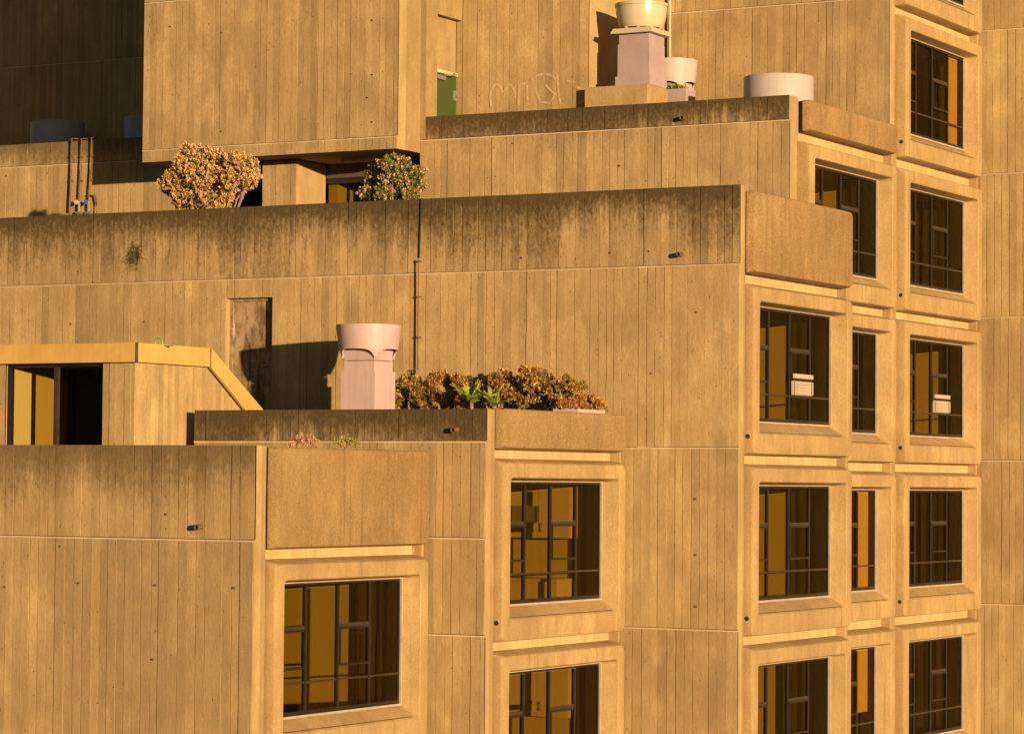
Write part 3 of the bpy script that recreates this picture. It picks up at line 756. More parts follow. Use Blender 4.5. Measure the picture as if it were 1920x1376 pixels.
# tall cream vent on a mauve box
YV = 46.2
v0, v1 = onY(1158, 130, YV), onY(1217, 130, YV)
cx, cy = (v0.x + v1.x) / 2, YV + (v1.x - v0.x) / 2; hw = (v1.x - v0.x) / 2
zz = lambda y: onY(1217, y, YV).z
VT = empty('roof_vent', (cx, cy, 6.12), 'tall roof vent with glossy cream fan bowl on a mauve box and concrete plinth', 'vent')
bp = MB(); bp.box(XW1 + 0.03, YV - 0.12, 6.121, v1.x + 0.02, YV + 2 * hw + 0.1, zz(159)); bp.build('plinth', 'board', VT, attr='ba')
boxo('base_moulding', 'mauve', VT, (cx - hw - 0.03, cy - hw - 0.03, zz(159) + 0.001), (cx + hw + 0.03, cy + hw + 0.03, zz(141)))
boxo('box', 'mauve', VT, (cx - hw, cy - hw, zz(141) + 0.001), (cx + hw, cy + hw, zz(80)))
boxo('collar', 'mauve', VT, (cx - hw * 0.94, cy - hw * 0.94, zz(80) + 0.001), (cx + hw * 0.94, cy + hw * 0.94, zz(61)))
b = MB(); idx = b.loops([square_ring(cx, cy, zz(61) + 0.002, hw * 1.30, 2), square_ring(cx, cy, zz(58), hw * 1.30, 2), square_ring(cx, cy, zz(51), hw * 1.20, 2)]); b.f.append(tuple(reversed(idx[0]))); b.f.append(tuple(idx[-1])); b.build('cap_plate', 'cream', VT)
R = 0.475
h = zz(2) - zz(50)
b = MB(); b.lathe([(R * 0.80, 0.012), (R * 0.815, 0.02), (R * 0.88, h * 0.25), (R * 0.945, h * 0.6), (R * 0.96, h * 0.88), (R * 1.0, h * 0.89), (R * 1.0, h), (R * 0.95, h), (R * 0.93, h * 0.8), (R * 0.8, h * 0.3)], (cx, cy, zz(50)), 56); b.build('fan_bowl', 'cream', VT, smooth=35)
b = MB()
for k in range(10):
    a = 2 * math.pi * k / 10; b.box(cx + R * 0.8 * math.cos(a) - 0.02, cy + R * 0.8 * math.sin(a) - 0.02, zz(50) - 0.006, cx + R * 0.8 * math.cos(a) + 0.02, cy + R * 0.8 * math.sin(a) + 0.02, zz(50) + 0.02)
b.build('bowl_foot', 'cream', VT)
# low drums
def drum(pxc, pyt, Y, R, label, mat, zb, group=None):
    p = onY(pxc, pyt, Y); hgt = p.z - zb
    root = empty('vent_drum', (p.x, p.y, zb), label, 'vent')
    b = MB(); b.lathe([(R, 0), (R, hgt - 0.01), (R * 0.99, hgt), (R * 0.95, hgt), (R * 0.94, hgt - 0.25), (0.01, hgt - 0.26)], (p.x, p.y, zb), 56); b.build('drum_shell', mat, root, smooth=35)
    b = MB(); b.lathe([(R * 1.02, 0.0), (R * 1.02, 0.06), (R * 1.001, 0.07)], (p.x, p.y, zb), 56); b.build('base_flange', mat, root, smooth=35)
drum(1460, 146, 46.6, 0.605, 'low off-white round vent drum on the top right roof', 'offwhite', 6.12)
drum(108, 231, 48.6, 0.56, 'low blue-grey round vent drum in shadow behind the left terrace wall', 'bluegrey', 6.08)
drum(285, 222, 48.6, 0.56, 'blue-grey round vent drum half hidden by the stair tower edge', 'bluegrey', 6.08)

# ------------------------------------------------------------------ pipes, spouts and taps
def pipe(name, pts, r, label, cat, mat='pipe', clips=(), group=None):
    c = pts[0]; root = empty(name, pts[-1], label, cat, group)
    MB().tube(pts, r, 8).build('tube', mat, root, smooth=40)
    for q in clips: MB().box(q[0] - 0.025, q[1] - 0.012, q[2] - 0.012, q[0] + 0.025, q[3], q[2] + 0.012).build('clip', mat, root)
    return root
def wall_pts(lst, Y): return [tuple(onY(x, y, Y)) for x, y in lst]
yy = YC - 0.075
a0, a1 = onY(785, 486, yy), onY(783.5, 700, yy)
pw = pipe('water_pipe', [tuple(a0), tuple(a1)], 0.013, 'thin copper water pipe down the long wall ending in a garden tap', 'pipe', clips=[(a0.x, yy, a0.z - 0.6, YC - 0.002), (a0.x, yy, a0.z - 1.25, YC - 0.002), (a0.x, yy, a0.z - 0.03, YC - 0.002)])
b = MB(); b.tube([(a1.x, yy, a1.z), (a1.x, yy - 0.06, a1.z - 0.005), (a1.x, yy - 0.09, a1.z - 0.05)], 0.016, 8); b.tube([(a1.x, yy - 0.04, a1.z), (a1.x, yy - 0.04, a1.z + 0.06)], 0.01, 8); b.tube([(a1.x - 0.045, yy - 0.04, a1.z + 0.065), (a1.x + 0.045, yy - 0.04, a1.z + 0.065)], 0.009, 6); b.build('tap', 'steel', pw, smooth=40)
# dark cable in the parapet joint above it
c0, c1 = onY(790, 372, YC - 0.02), onY(786, 484, YC - 0.02)
tag(MB().tube([tuple(c0), tuple(c1)], 0.010, 6).build('cable', 'black', None), 'black cable running down the parapet above the water pipe', 'cable')
yy = YL - 0.07
for x0, x1, yt, yb, lab in ((134, 130, 262, 398, 'leftmost of the three thin pipes on the upper left terrace wall'), (152, 148, 262, 378, 'middle one of the three thin pipes on the upper left terrace wall'), (171, 166, 260, 378, 'rightmost of the three thin pipes on the upper left terrace wall')):
    t, bt = onY(x0, yt, yy), onY(x1, yb, yy)
    pr = pipe('water_pipe', [(t.x + 0.02, YL + 0.1, t.z + 0.03), (t.x, yy, t.z + 0.02), (t.x, yy, (t.z + bt.z) / 2), tuple(bt)], 0.017, lab, 'pipe', clips=[(t.x, yy, t.z - 0.33, YL - 0.002), (t.x, yy, t.z - 0.8, YL - 0.002)])
    if x0 > 140:
        vz = onY(x1, 385, yy)
        b = MB(); b.tube([(vz.x, yy, bt.z), (vz.x, yy, bt.z - 0.22)], 0.028, 8); b.tube([(vz.x - 0.07, yy, bt.z - 0.22), (vz.x + 0.07, yy, bt.z - 0.22)], 0.03, 8); b.build('valve_body', 'steel', pr, smooth=40)
        MB().tube([(vz.x, yy - 0.07, bt.z - 0.02), (vz.x, yy - 0.10, bt.z - 0.02)], 0.045, 14).build('hand_wheel', 'cream' if x0 < 160 else 'blue', pr, smooth=40)
        MB().tube([(vz.x, yy, bt.z - 0.02), (vz.x, yy - 0.07, bt.z - 0.02)], 0.012, 6).build('spindle', 'steel', pr)
pb = [tuple(onY(164, 366, yy)), tuple(onY(178, 367, yy)), tuple(onY(181, 380, yy)), tuple(onY(180, 402, yy))]
pipe('water_pipe', pb, 0.016, 'short bent pipe beside the valves on the upper left terrace wall', 'pipe')
tag(MB().tube([tuple(onY(1256, -30, YE - 0.09)), tuple(onY(1256, 150, YE - 0.09))], 0.022, 10).build('downpipe', 'white', None, smooth=40), 'slim white downpipe behind the tall cream-topped vent', 'pipe')
for px, py, Y, lab in ((378, 987, YA, 'stub drain spout on the lowest wall at bottom left'), (857, 805, YB, 'stub drain spout on the dark middle parapet below the shrubs'), (1278, 477, YC, 'stub drain spout on the wide parapet near its right corner'), (1284, 222, YD, 'stub drain spout on the topmost right parapet')):
    c = onY(px, py, Y); root = empty('drain_spout', (c.x, Y, c.z), lab, 'spout')
    b = MB(); n = 14; r0, r1 = 0.038, 0.031
    ln = 0.13
    def ring(r_, y, dz): return [(c.x + r_ * math.cos(2 * math.pi * j / n), y, c.z + dz + r_ * math.sin(2 * math.pi * j / n)) for j in range(n)]
    b.loops([ring(r0, Y + 0.02, 0), ring(r0, Y - ln, -0.01), ring(r1, Y - ln, -0.01), ring(r1, Y - 0.02, 0)]); b.build('tube', 'pipe', root, smooth=40)
    MB().tube([(c.x, Y - 0.021, c.z), (c.x, Y - 0.03, c.z)], 0.0305, 14).build('bore', 'black', root)
# garden hose loop on the pavilion roof
hp = onY(298, 641, YP + 0.6); pts = []
for k in range(15):
    a = math.pi * k / 14; pts.append((hp.x + 0.07 * math.cos(a), YP + 0.6, zt - 0.01 + 0.11 * math.sin(a)))
tag(MB().tube([(hp.x + 0.25, YP + 0.62, zt - 0.02)] + pts + [(hp.x - 0.2, YP + 0.63, zt - 0.01)], 0.012, 6).build('garden_hose', 'greenhose', None, smooth=60), 'loop of thin green hose on the yellow-edged pavilion roof', 'hose')

# ------------------------------------------------------------------ graffiti on the terrace wall
g = MB(); Yg = YW - 0.013
def stroke(pts, w):
    P = [onY(x, y, Yg) for x, y in pts]
    L = []
    for k, p in enumerate(P):
        d = (P[min(k + 1, len(P) - 1)] - P[max(k - 1, 0)]); d.y = 0; d.normalize(); nrm = Vector((-d.z, 0, d.x)) * w / 2
        L.append((p + nrm, p - nrm))
    for (a, b_), (c, d_) in zip(L, L[1:]): g.quad(a, b_, d_, c)
def arc(cx, cy, rx, ry, a0, a1, n=14): return [(cx + rx * math.cos(math.radians(a0 + (a1 - a0) * k / n)), cy + ry * math.sin(math.radians(a0 + (a1 - a0) * k / n))) for k in range(n + 1)]
stroke(arc(931, 182, 12, 22, 180, 360), 0.045); stroke(arc(955, 180, 10, 20, 180, 370), 0.045); stroke([(919, 182), (921, 200)], 0.045)
stroke([(972, 198), (973, 160), (990, 155)], 0.045); stroke([(988, 160), (989, 196)], 0.045); stroke(arc(1020, 158, 25, 18, 200, 340), 0.05)
stroke([(1003, 165), (1012, 192), (1030, 194), (1040, 178), (1022, 160)], 0.045); stroke([(1044, 140), (1050, 196)], 0.045); stroke([(1062, 153), (1078, 155)], 0.04); stroke(arc(1078, 180, 20, 16, 270, 430), 0.045)
o = g.build('graffiti_tag', 'graffiti', wW)

# ------------------------------------------------------------------ things inside the windows
PLACE = {}
def curtain(g, Xf, f0, f1, mat, label, zf=(0.0, 1.0), folds=1.0):
    y0, y1, z0, z1 = g; W = y1 - y0; a, c = y0 + W * f0, y0 + W * f1
    n_ = max(6, int((c - a) / 0.05)); L = []
    b = MB(); X = Xf - RC - (0.16 if folds > 0.5 else 0.07)
    za, zb = z0 + (z1 - z0) * zf[0] - (0.3 if zf[0] == 0 else 0), z0 + (z1 - z0) * zf[1] + 0.04
    for k in range(n_ + 1):
        y = a + (c - a) * k / n_; x = X + 0.035 * folds * math.sin(k * 1.7 + a * 3) + 0.012 * folds * math.sin(k * 0.6)
        L.append((b.vert((x, y, za)), b.vert((x, y, zb)), b.vert((x - 0.008, y, zb)), b.vert((x - 0.008, y, za))))
    for p, q in zip(L, L[1:]):
        for j in range(4): b.f.append((p[j], q[j], q[(j + 1) % 4], p[(j + 1) % 4]))
    root = empty('curtain' if folds > 0.5 else 'roller_blind', (X, (a + c) / 2, za), label, 'curtain' if folds > 0.5 else 'blind')
    b.build('cloth', mat, root, smooth=60)
    MB().tube([(X, a - 0.03, zb + 0.02), (X, c + 0.03, zb + 0.02)], 0.014, 8).build('rail', 'bronze', root)
def side_curtain(g, Xf, yend, d, label, mat='curtain_dark'):
    """a curtain drawn back along the far side wall of the room"""
    y0, y1, z0, z1 = g; X1 = Xf - RC - 0.12; n_ = int(d / 0.045); b = MB(); L = []; za, zb = z0 - 0.3, z1 + 0.05; r = random.Random(int(d * 100) + int(z0 * 10)); ph = r.random() * 6
    for k in range(n_ + 1):
        x = X1 - d * k / n_; y = yend - 0.09 + 0.03 * math.sin(k * 1.6 + ph) + 0.015 * math.sin(k * 0.7)
        L.append((b.vert((x, y, za)), b.vert((x, y, zb)), b.vert((x, y + 0.01, zb)), b.vert((x, y + 0.01, za))))
    for p, q in zip(L, L[1:]):
        for j in range(4): b.f.append((p[j], q[j], q[(j + 1) % 4], p[(j + 1) % 4]))
    root = empty('curtain', (X1 - d / 2, yend - 0.09, za), label, 'curtain')
    b.build('cloth', mat, root, smooth=60)
    MB().tube([(X1 + 0.02, yend - 0.09, zb + 0.02), (X1 - d - 0.02, yend - 0.09, zb + 0.02)], 0.014, 8).build('rail', 'bronze', root)
def gg(col, i): return col[i][1]
side_curtain(gg(gA, 0), XA, yA[1] - 0.02, 0.80, 'dark brown curtain in the right half of the large bottom left window')
side_curtain(gg(gB, 0), XB, yB[1] - 0.02, 0.42, 'dark curtain at the right of the upper kitchen window')
side_curtain(gg(gB, 1), XB, yB[1] - 0.02, 0.42, 'dark curtain at the right of the lower kitchen window')
for i, w in enumerate(('wide window with the air conditioner', 'second wide window from the top, middle column', 'lowest wide window in the middle column')):
    side_curtain(gg(gC, i), XC, yC[1] - 0.02, (0.62, 0.62, 0.75)[i], 'dark brown curtain at the right of the ' + w)
for i, (d, w) in enumerate(((0.6, 'topmost'), (0.9, 'second'))):
    side_curtain(gg(gD, i), XD, yD[1] - 0.02, d, f'brown curtain in the {w} half-hidden window beside the middle column')
curtain(gg(gD, 2), XD, 0.80, 0.965, 'curtain_gold', 'lit gold blind in the third half-hidden window beside the middle column', folds=0.1)
curtain(gg(gD, 3), XD, 0.80, 0.965, 'curtain_gold', 'part-drawn gold blind in the lowest half-hidden window beside the middle column', zf=(0.35, 1.0), folds=0.1)
names = ('cut by the top edge', 'topmost full one', 'second full one', 'third full one', 'fourth full one', 'lowest one')
for i in range(6):
    side_curtain(gg(gE, i), XE, yE[1] - 0.02, (1.3, 1.5, 0.9, 0.35, 1.5, 1.3)[i], 'dark brown curtain in the window of the rightmost column, ' + names[i])
curtain(gg(gE, 1), XE, 0.82, 0.97, 'curtain_gold', 'lit gold blind in the last light of the topmost full window at right', folds=0.1)
# kitchens behind the two B windows
for i, w in ((0, 'upper'), (1, 'lower')):
    g = gg(gB, i); yb = yB[1] - 0.021; X0 = XB - RC - 0.5; z0 = g[2]
    for j, (xo, wd) in enumerate(((0.0, 1.1), (1.12, 1.1), (2.24, 1.0))):
        x1 = X0 - xo; x0 = x1 - wd; zb, zt2 = z0 + 0.90, z0 + 1.78
        nm = ('nearest', 'middle', 'farthest')[j]
        root = empty('kitchen_cupboard', ((x0 + x1) / 2, yb - 0.17, zb), f'{nm} cream wall cupboard inside the {w} kitchen window', 'cupboard', 'kitchen wall cupboards')
        boxo('carcass', 'cupboard', root, (x0, yb - 0.32, zb), (x1, yb - 0.001, zt2))
        for s_ in (0, 1):
            xa, xb = x0 + wd * s_ / 2 + 0.004, x0 + wd * (s_ + 1) / 2 - 0.004
            boxo('cupboard_door', 'cupboard', root, (xa, yb - 0.341, zb + 0.004), (xb, yb - 0.321, zt2 - 0.004))
            hx = xb - 0.07 if s_ == 0 else xa + 0.07
            b = MB(); b.tube([(hx, yb - 0.341, zb + 0.10), (hx, yb - 0.375, zb + 0.11), (hx, yb - 0.375, zb + 0.22), (hx, yb - 0.341, zb + 0.23)], 0.011, 6); b.build('handle', 'steel', root)
    root = empty('kitchen_bench', (X0 - 1.6, yb - 0.3, z0 - 0.5), f'cream bench with cupboards inside the {w} kitchen window', 'bench')
    boxo('base_unit', 'cupboard', root, (X0 - 3.2, yb - 0.56, z0 - 0.55), (X0 - 0.1, yb - 0.001, z0 + 0.24))
    boxo('bench_top', 'cupboard', root, (X0 - 3.22, yb - 0.60, z0 + 0.241), (X0 - 0.08, yb - 0.001, z0 + 0.28))
    tag(boxo('power_outlet', 'white', None, (X0 - 2.05, yb - 0.02, z0 + 0.55), (X0 - 1.93, yb - 0.001, z0 + 0.62)), f'white power outlet on the wall in the {w} kitchen', 'outlet')
# air conditioners set in the third light
for g, Xf, lab in ((gg(gC, 0), XC, 'white window air conditioner in the wide window below the brown parapet panel'), (gg(gE, 3), XE, 'white window air conditioner in the third full window of the rightmost column')):
    y0, y1, z0, z1 = g; W, H = y1 - y0, z1 - z0; lw = W / 4; X = Xf - RC
    a, c = y0 + 2 * lw + 0.03, y0 + 3 * lw - 0.03; za, zb = z0 + H * 0.255, z0 + H * 0.41
    root = empty('air_conditioner', (X, (a + c) / 2, za), lab, 'air conditioner')
    boxo('casing', 'white', root, (X + 0.036, a, za), (X + 0.07, c, zb - 0.055))
    boxo('top_panel', 'white', root, (X + 0.061, a, zb - 0.01), (X + 0.09, c, zb + 0.06))
    boxo('painted_slot_shade', 'black', root, (X + 0.062, a, zb - 0.054), (X + 0.07, c, zb - 0.011))  # flush black strip, painted shade between casing and top panel
    for k in range(4):
        zq = za + 0.02 + k * (zb - 0.08 - za) / 4; boxo('louvre', 'white', root, (X + 0.086, a + 0.12, zq), (X + 0.095, c - 0.12, zq + 0.018))
    for s_ in (a + 0.02, c - 0.05): boxo('side_grip', 'white', root, (X + 0.086, s_, za + 0.01), (X + 0.10, s_ + 0.03, zb - 0.06))

# ------------------------------------------------------------------ plants
def mixc(a, b, t): return tuple(a[i] + (b[i] - a[i]) * t for i in range(3))
GRN, YEL, RED, PNK, ORG, WHT = (0.11, 0.15, 0.02), (0.52, 0.36, 0.04), (0.30, 0.085, 0.03), (0.56, 0.32, 0.20), (0.46, 0.20, 0.06), (0.62, 0.42, 0.28)
def leaf_quad(b, p, d, up, ln, wd, col):
    side = d.cross(up)
    if side.length < 1e-3: side = d.orthogonal()
    side.normalize(); nrm = side.cross(d)
    b.cur = (*col, 1)
    m_ = p + d * ln * 0.6
    i = [b.vert(p), b.vert(m_ + side * wd * 0.5 + nrm * ln * 0.10), b.vert(p + d * ln + nrm * ln * 0.06), b.vert(m_ - side * wd * 0.5 + nrm * ln * 0.10)]
    b.f.append((i[0], i[1], i[2])); b.f.append((i[0], i[2], i[3]))
def rvec(r):
    while True:
        v = Vector((r.uniform(-1, 1), r.uniform(-1, 1), r.uniform(-1, 1)))
        if 0.05 < v.length <= 1: return v.normalized()
def shrub(name, label, base, lumps, tips, pal, flower, seed, leaf=0.045, nl=11, group=None, stem_r=0.03, cat='shrub', inner=0.4):
    """lumps: (centre, radius) balls of foliage; rosettes of fleshy leaves sit at the tips of forked stems"""
    r = random.Random(seed); base = Vector(base); root = empty(name, base, label, cat, group)
    F, Q, T = MB(), MB(), MB()
    tot = sum(q[1] ** 2 for q in lumps)
    for c_, R in lumps:
        c = Vector(c_); n_ = max(3, int(tips * R * R / tot))
        # stem up to the lump with a bend
        mid = base.lerp(c, 0.5) + rvec(r) * R * 0.25; mid.z = base.z + (c.z - base.z) * 0.45
        if lumps.index((c_, R)) % 2 == 0: T.tube([tuple(base + Vector((r.uniform(-.22, .22), r.uniform(-.05, .05), 0))), tuple(mid), tuple(c)], [stem_r, stem_r * 0.75, stem_r * 0.45], 6)
        for k in range(n_):
            v = rvec(r); v.z = v.z * 0.9 + 0.1
            rad = R * (inner + (1 - inner) * r.random() ** 0.6) * r.uniform(0.85, 1.12)
            p = c + v * rad
            if k % 5 == 0: T.tube([tuple(c + v * R * 0.1), tuple(c + v * rad * 0.6 + rvec(r) * 0.03), tuple(p)], [stem_r * 0.4, stem_r * 0.28, stem_r * 0.15], 5)
            out = (v + Vector((0, 0, 0.5)) + rvec(r) * 0.4).normalized()
            hue = r.random(); colb = pal[int(hue * len(pal)) % len(pal)]
            for j in range(nl):
                d = (out * 0.7 + rvec(r)).normalized(); cc = mixc(colb, pal[r.randrange(len(pal))], r.uniform(0, 0.5)); s_ = r.uniform(0.75, 1.25); cc = tuple(q * s_ for q in cc)
                leaf_quad(F, p + d * 0.012, d, rvec(r), leaf * r.uniform(0.7, 1.25), leaf * 0.62, cc)
            if r.random() < flower:
                fc = p + out * leaf * 0.9
                for j in range(14):
                    d = rvec(r); d = (d + out * 0.6).normalized()
                    leaf_quad(Q, fc + d * leaf * 0.45, rvec(r), d, leaf * 0.48, leaf * 0.48, mixc(PNK, WHT, r.random()))
    T.build('stem', 'bark', root, smooth=50)
    F.build('foliage', 'leaf', root, attr='lc')
    if Q.v: Q.build('blossom', 'petal', root, attr='lc')
    return root
def lumpsY(lst, Y, ppm=118.0): return [(onY(x, y, Y + (k % 3 - 1) * 0.12), r / ppm) for k, (x, y, r) in enumerate(lst)]
Y1 = 41.25
shrub('jade_shrub', 'large pink-blossomed jade shrub left of the entrance on the upper terrace', (onY(390, 390, Y1).x, Y1, 3.42),
      lumpsY([(350, 312, 27), (365, 292, 18), (352, 286, 16), (326, 335, 25), (395, 305, 26), (420, 320, 28), (440, 303, 22), (463, 312, 20), (476, 318, 12), (375, 335, 30), (345, 358, 26), (405, 350, 25), (440, 340, 26), (455, 352, 15), (320, 358, 16), (425, 365, 16), (375, 372, 24), (350, 378, 20), (400, 378, 20), (425, 380, 14), (330, 374, 12), (308, 345, 12), (412, 298, 16), (385, 290, 14), (465, 338, 18), (478, 332, 12), (448, 362, 12), (400, 330, 24), (340, 335, 20)], Y1), 1650, [(0.16, 0.15, 0.02), YEL, YEL, (0.30, 0.21, 0.03), (0.50, 0.30, 0.10), (0.46, 0.24, 0.12)], 0.5, 21, leaf=0.050, nl=10, stem_r=0.03, group='flowering jade shrubs on the upper terrace')
shrub('jade_shrub', 'rounder green jade shrub with pale blossom right of the entrance', (onY(738, 378, Y1).x, Y1, 3.42),
      lumpsY([(730, 312, 20), (748, 305, 16), (710, 325, 22), (755, 325, 24), (778, 330, 20), (700, 350, 20), (735, 335, 26), (765, 350, 22), (786, 350, 12), (720, 365, 20), (690, 365, 16), (745, 368, 18), (770, 368, 14)], Y1), 800, [GRN, GRN, (0.16, 0.17, 0.03), (0.30, 0.23, 0.03), (0.20, 0.15, 0.03)], 0.30, 22, leaf=0.046, nl=10, stem_r=0.028, group='flowering jade shrubs on the upper terrace')
Y2 = 39.75
zr2 = 0.66
B1 = [GRN, (0.22, 0.17, 0.03), YEL, RED, ORG, (0.10, 0.06, 0.02)]
B2 = [RED, ORG, (0.34, 0.13, 0.04), (0.22, 0.15, 0.03), YEL]
GRP = 'jade shrubs along the middle roof edge'
shrub('jade_shrub', 'bushy orange-green jade shrub beside the pink vent', (onY(768, 768, Y2).x, Y2, zr2), lumpsY([(763, 715, 16), (778, 722, 16), (757, 738, 18), (785, 742, 18), (745, 752, 13), (770, 755, 16), (796, 755, 14), (800, 735, 12), (778, 762, 14), (744, 744, 12), (742, 758, 11)], Y2, 126), 620, B1, 0, 31, leaf=0.040, group=GRP)
shrub('jade_shrub', 'open-branched jade shrub with bare twigs left of the spiky plants', (onY(830, 768, Y2).x, Y2, zr2), lumpsY([(815, 712, 14), (830, 711, 15), (844, 720, 13), (858, 713, 14), (868, 722, 12), (850, 740, 10), (822, 750, 14), (862, 745, 12), (840, 758, 14), (815, 738, 11), (868, 758, 12)], Y2, 126), 460, B1, 0, 32, leaf=0.040, stem_r=0.028, group=GRP)
def lumpsX(lst, X, ppm=132.0): return [(onX(x, y, X - (k % 3) * 0.10), r / ppm) for k, (x, y, r) in enumerate(lst)]
def baseX(px, X): p = onX(px, 765, X); return (p.x, p.y, zr2)
shrub('jade_shrub', 'reddish jade shrub just right of the spiky plants', (onY(945, 768, Y2).x, Y2, zr2), lumpsY([(928, 712, 14), (945, 706, 14), (958, 720, 15), (940, 735, 17), (965, 742, 18), (950, 756, 16), (925, 748, 14), (978, 756, 14), (905, 728, 13), (890, 742, 13), (908, 752, 13)], Y2, 126), 440, B1 + [RED], 0, 33, leaf=0.040, group=GRP)
shrub('jade_shrub', 'tallest jade shrub in the middle of the roof edge row', (onY(1005, 768, Y2).x, Y2, zr2), lumpsY([(985, 703, 15), (1003, 702, 15), (1020, 710, 14), (998, 722, 18), (1012, 738, 18), (985, 745, 16), (1030, 735, 17), (1008, 757, 17), (1035, 757, 15), (985, 760, 14)], Y2, 126), 600, B1, 0, 34, leaf=0.040, group=GRP)
shrub('jade_shrub', 'jade shrub with one long arm reaching right above the white tray', (onY(1050, 768, Y2).x, Y2, zr2), lumpsY([(1050, 722, 12), (1062, 713, 10), (1040, 738, 15), (1075, 725, 11), (1090, 724, 10), (1058, 742, 14), (1046, 755, 12)], Y2, 126), 400, B1 + [GRN], 0, 35, leaf=0.040, group=GRP)
X4 = -20.55
shrub('trailing_succulent', 'orange-red trailing succulent spilling from the white tray', (onX(1095, 770, X4).x, onX(1095, 770, X4).y, 1.07), lumpsX([(1070, 755, 12), (1088, 750, 13), (1105, 752, 14), (1122, 758, 13), (1135, 764, 9), (1095, 762, 11), (1148, 768, 8), (1055, 760, 12), (1112, 764, 11), (1140, 770, 8)], X4), 420, B2, 0, 36, leaf=0.032, nl=12, stem_r=0.014, cat='succulent')
# white tray on the parapet
tx = XB - 0.20
t0, t1, t2 = onX(1083, 772, tx), onX(1135, 775, tx), None
q0 = onY(1037, 768, t0.y)
root = empty('planter_tray', (tx - 0.2, t0.y + 0.3, 1.059), 'shallow white planter tray on the parapet under orange succulents', 'planter')
b = MB(); x0, x1, y0, y1 = q0.x, tx, t0.y, t1.y
b.box(x0, y0, 1.059, x1, y0 + 0.02, 1.12); b.box(x1 - 0.02, y0 + 0.021, 1.059, x1, y1, 1.12); b.box(x0, y0 + 0.021, 1.059, x0 + 0.02, y1, 1.12); b.box(x0 + 0.021, y1 - 0.02, 1.059, x1 - 0.021, y1, 1.12); b.build('tray_rim', 'white', root)
boxo('soil', 'roof', root, (x0 + 0.021, y0 + 0.021, 1.06), (x1 - 0.021, y1 - 0.021, 1.095))
# spiky rosettes, each leaf its own part
def spiky(px, py, Y, label, seed, n_=20, ln=0.42):
    r = random.Random(seed); c = onY(px, py, Y); root = empty('spiky_rosette_plant', (c.x, c.y, zr2), label, 'plant', 'spiky green plants among the jade shrubs')
    MB().tube([(c.x, c.y, zr2), (c.x + 0.01, c.y, c.z - 0.1), (c.x, c.y, c.z)], [0.03, 0.026, 0.03], 8).build('stem', 'bark', root, smooth=50)
    protos = []
    for v in range(3):
        b = MB(); K = 7; rows = []
        for k in range(K + 1):
            t = k / K; w = 0.052 * (math.sin(math.pi * min(1, t * 0.92 + 0.10)) ** 0.7) * (1 - t ** 4) + 0.002; zc_ = -0.22 * ln * t * t * (0.2 + 0.5 * v)
            g_ = mixc((0.16, 0.24, 0.03), (0.34, 0.36, 0.06), t * 0.6 + 0.2 * v); b.cur = (*g_, 1)
            rows.append((b.vert((ln * t, -w, zc_ + 0.014)), b.vert((ln * t, 0, zc_)), b.vert((ln * t, w, zc_ + 0.014))))
        for p, q in zip(rows, rows[1:]): b.f.append((p[0], q[0], q[1], p[1])); b.f.append((p[1], q[1], q[2], p[2]))
        protos.append(b)
    src = [None] * 3
    for k in range(n_):
        v = k % 3
        if src[v] is None: o = protos[v].build('leaf_blade', 'leaf', root, (c.x, c.y, c.z), smooth=60, attr='lc'); src[v] = o
        else: o = copy_to(src[v], root, (c.x, c.y, c.z))
        o.rotation_euler = (r.uniform(-.3, .3), -math.radians(22 + 62 * ((k * 0.618) % 1)), k * 2.4 + r.uniform(-.2, .2)); s_ = r.uniform(0.8, 1.15); o.scale = (s_, s_, s_)
spiky(884, 757, Y2 - 0.55, 'bright green spiky rosette plant, left of the two', 1)
spiky(926, 762, Y2 - 0.45, 'bright green spiky rosette plant, right of the two', 2, 18, 0.37)
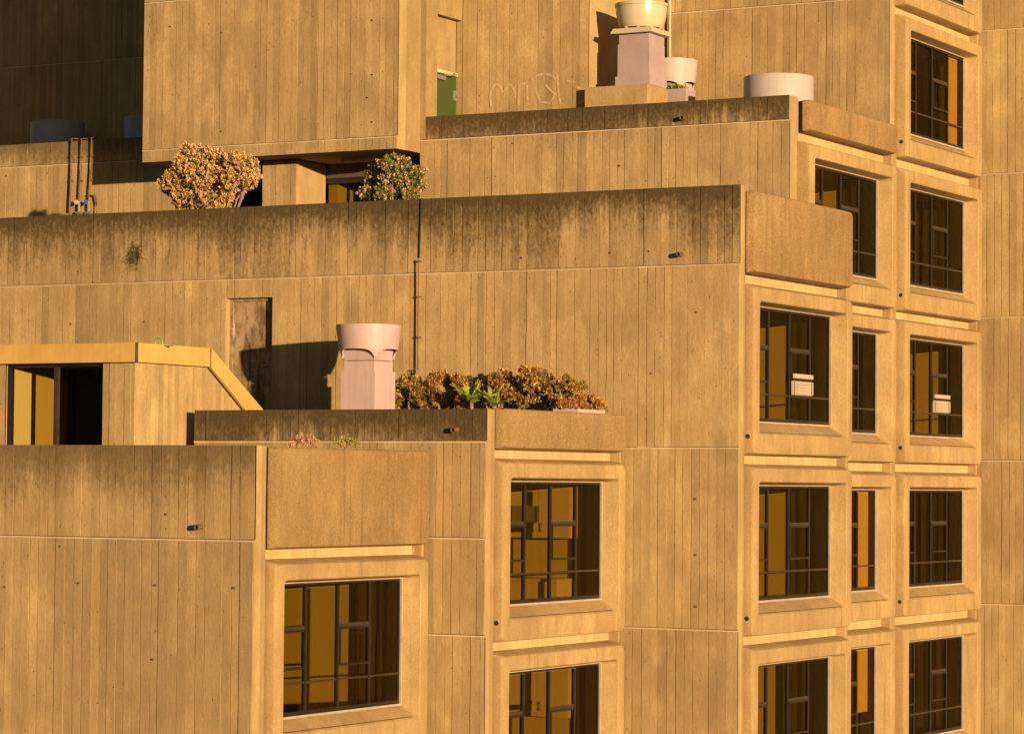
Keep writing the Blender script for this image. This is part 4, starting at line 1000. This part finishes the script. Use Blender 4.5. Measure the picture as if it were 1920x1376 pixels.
# small plants on the lowest roof
pA = onX(572, 828, XA - 0.55); shrub('small_succulent', 'small pink-flowered succulent above the big brown panel', (pA.x, pA.y, 0.15), [(onX(x, y, XA - 0.55), r / 142) for x, y, r in ((560, 828, 10), (575, 826, 11), (590, 829, 9), (545, 832, 7), (566, 820, 7))], 90, [RED, PNK, (0.45, 0.26, 0.18), (0.25, 0.15, 0.04)], 0.35, 41, leaf=0.026, stem_r=0.012, cat='succulent', nl=8)
pA = onX(650, 830, XA - 0.55); shrub('small_succulent', 'small green succulent above the big brown panel', (pA.x, pA.y, 0.15), [(onX(x, y, XA - 0.55), r / 142) for x, y, r in ((650, 827, 10), (660, 831, 8), (640, 833, 7), (630, 829, 6), (670, 835, 6))], 80, [GRN, (0.20, 0.19, 0.03), YEL], 0.0, 42, leaf=0.028, stem_r=0.012, cat='succulent', nl=9)
# grassy planter behind the tall vent
pt = onY(1262, 160, 47.3)
root = empty('grass_tuft', (pt.x, pt.y, pt.z - 0.35), 'small green grass tuft behind the tall cream-topped vent', 'grass tuft')
b = MB(); r = random.Random(3)
for k in range(420):
    q = Vector((pt.x + r.uniform(-.2, .22), 47.3 + r.uniform(-.12, .12), pt.z - 0.12)); d = Vector((r.uniform(-.7, .7), r.uniform(-.7, .7), r.uniform(0.3, 1.2))).normalized()
    leaf_quad(b, q, d, rvec(r), r.uniform(0.08, 0.17), 0.014, mixc((0.12, 0.16, 0.03), (0.30, 0.28, 0.06), r.random()))
b.build('blades', 'leaf', root, attr='lc')
b = MB(); b.box(pt.x - 0.25, 47.1, 6.121, pt.x + 0.35, 47.5, pt.z - 0.10); tag(b.build('planter_box', 'mauve', None), 'low mauve planter box behind the tall cream-topped vent', 'planter')
# dry tuft growing out of the parapet crack
tb = onY(256, 478, YC - 0.012); r = random.Random(9); b = MB()
for k in range(130):
    z = tb.z + r.gauss(-0.02, 0.10); x = tb.x + r.gauss(0.03, 0.02); s_ = -1 if r.random() < 0.72 else 1
    ln = r.uniform(0.04, 0.13) + (0.10 if r.random() < 0.15 else 0); b.tube([(x, YC - 0.008, z), (x + s_ * ln * 0.5, YC - 0.04 - r.random() * 0.05, z + r.uniform(-.03, .06)), (x + s_ * ln, YC - 0.03 - r.random() * 0.08, z + r.uniform(-.10, .05))], 0.0022, 3, cap=False)
root = empty('dry_grass_tuft', (tb.x, YC, tb.z), 'dry brown grass tuft growing from a crack in the long parapet', 'grass tuft'); b.build('strands', 'drystem', root)
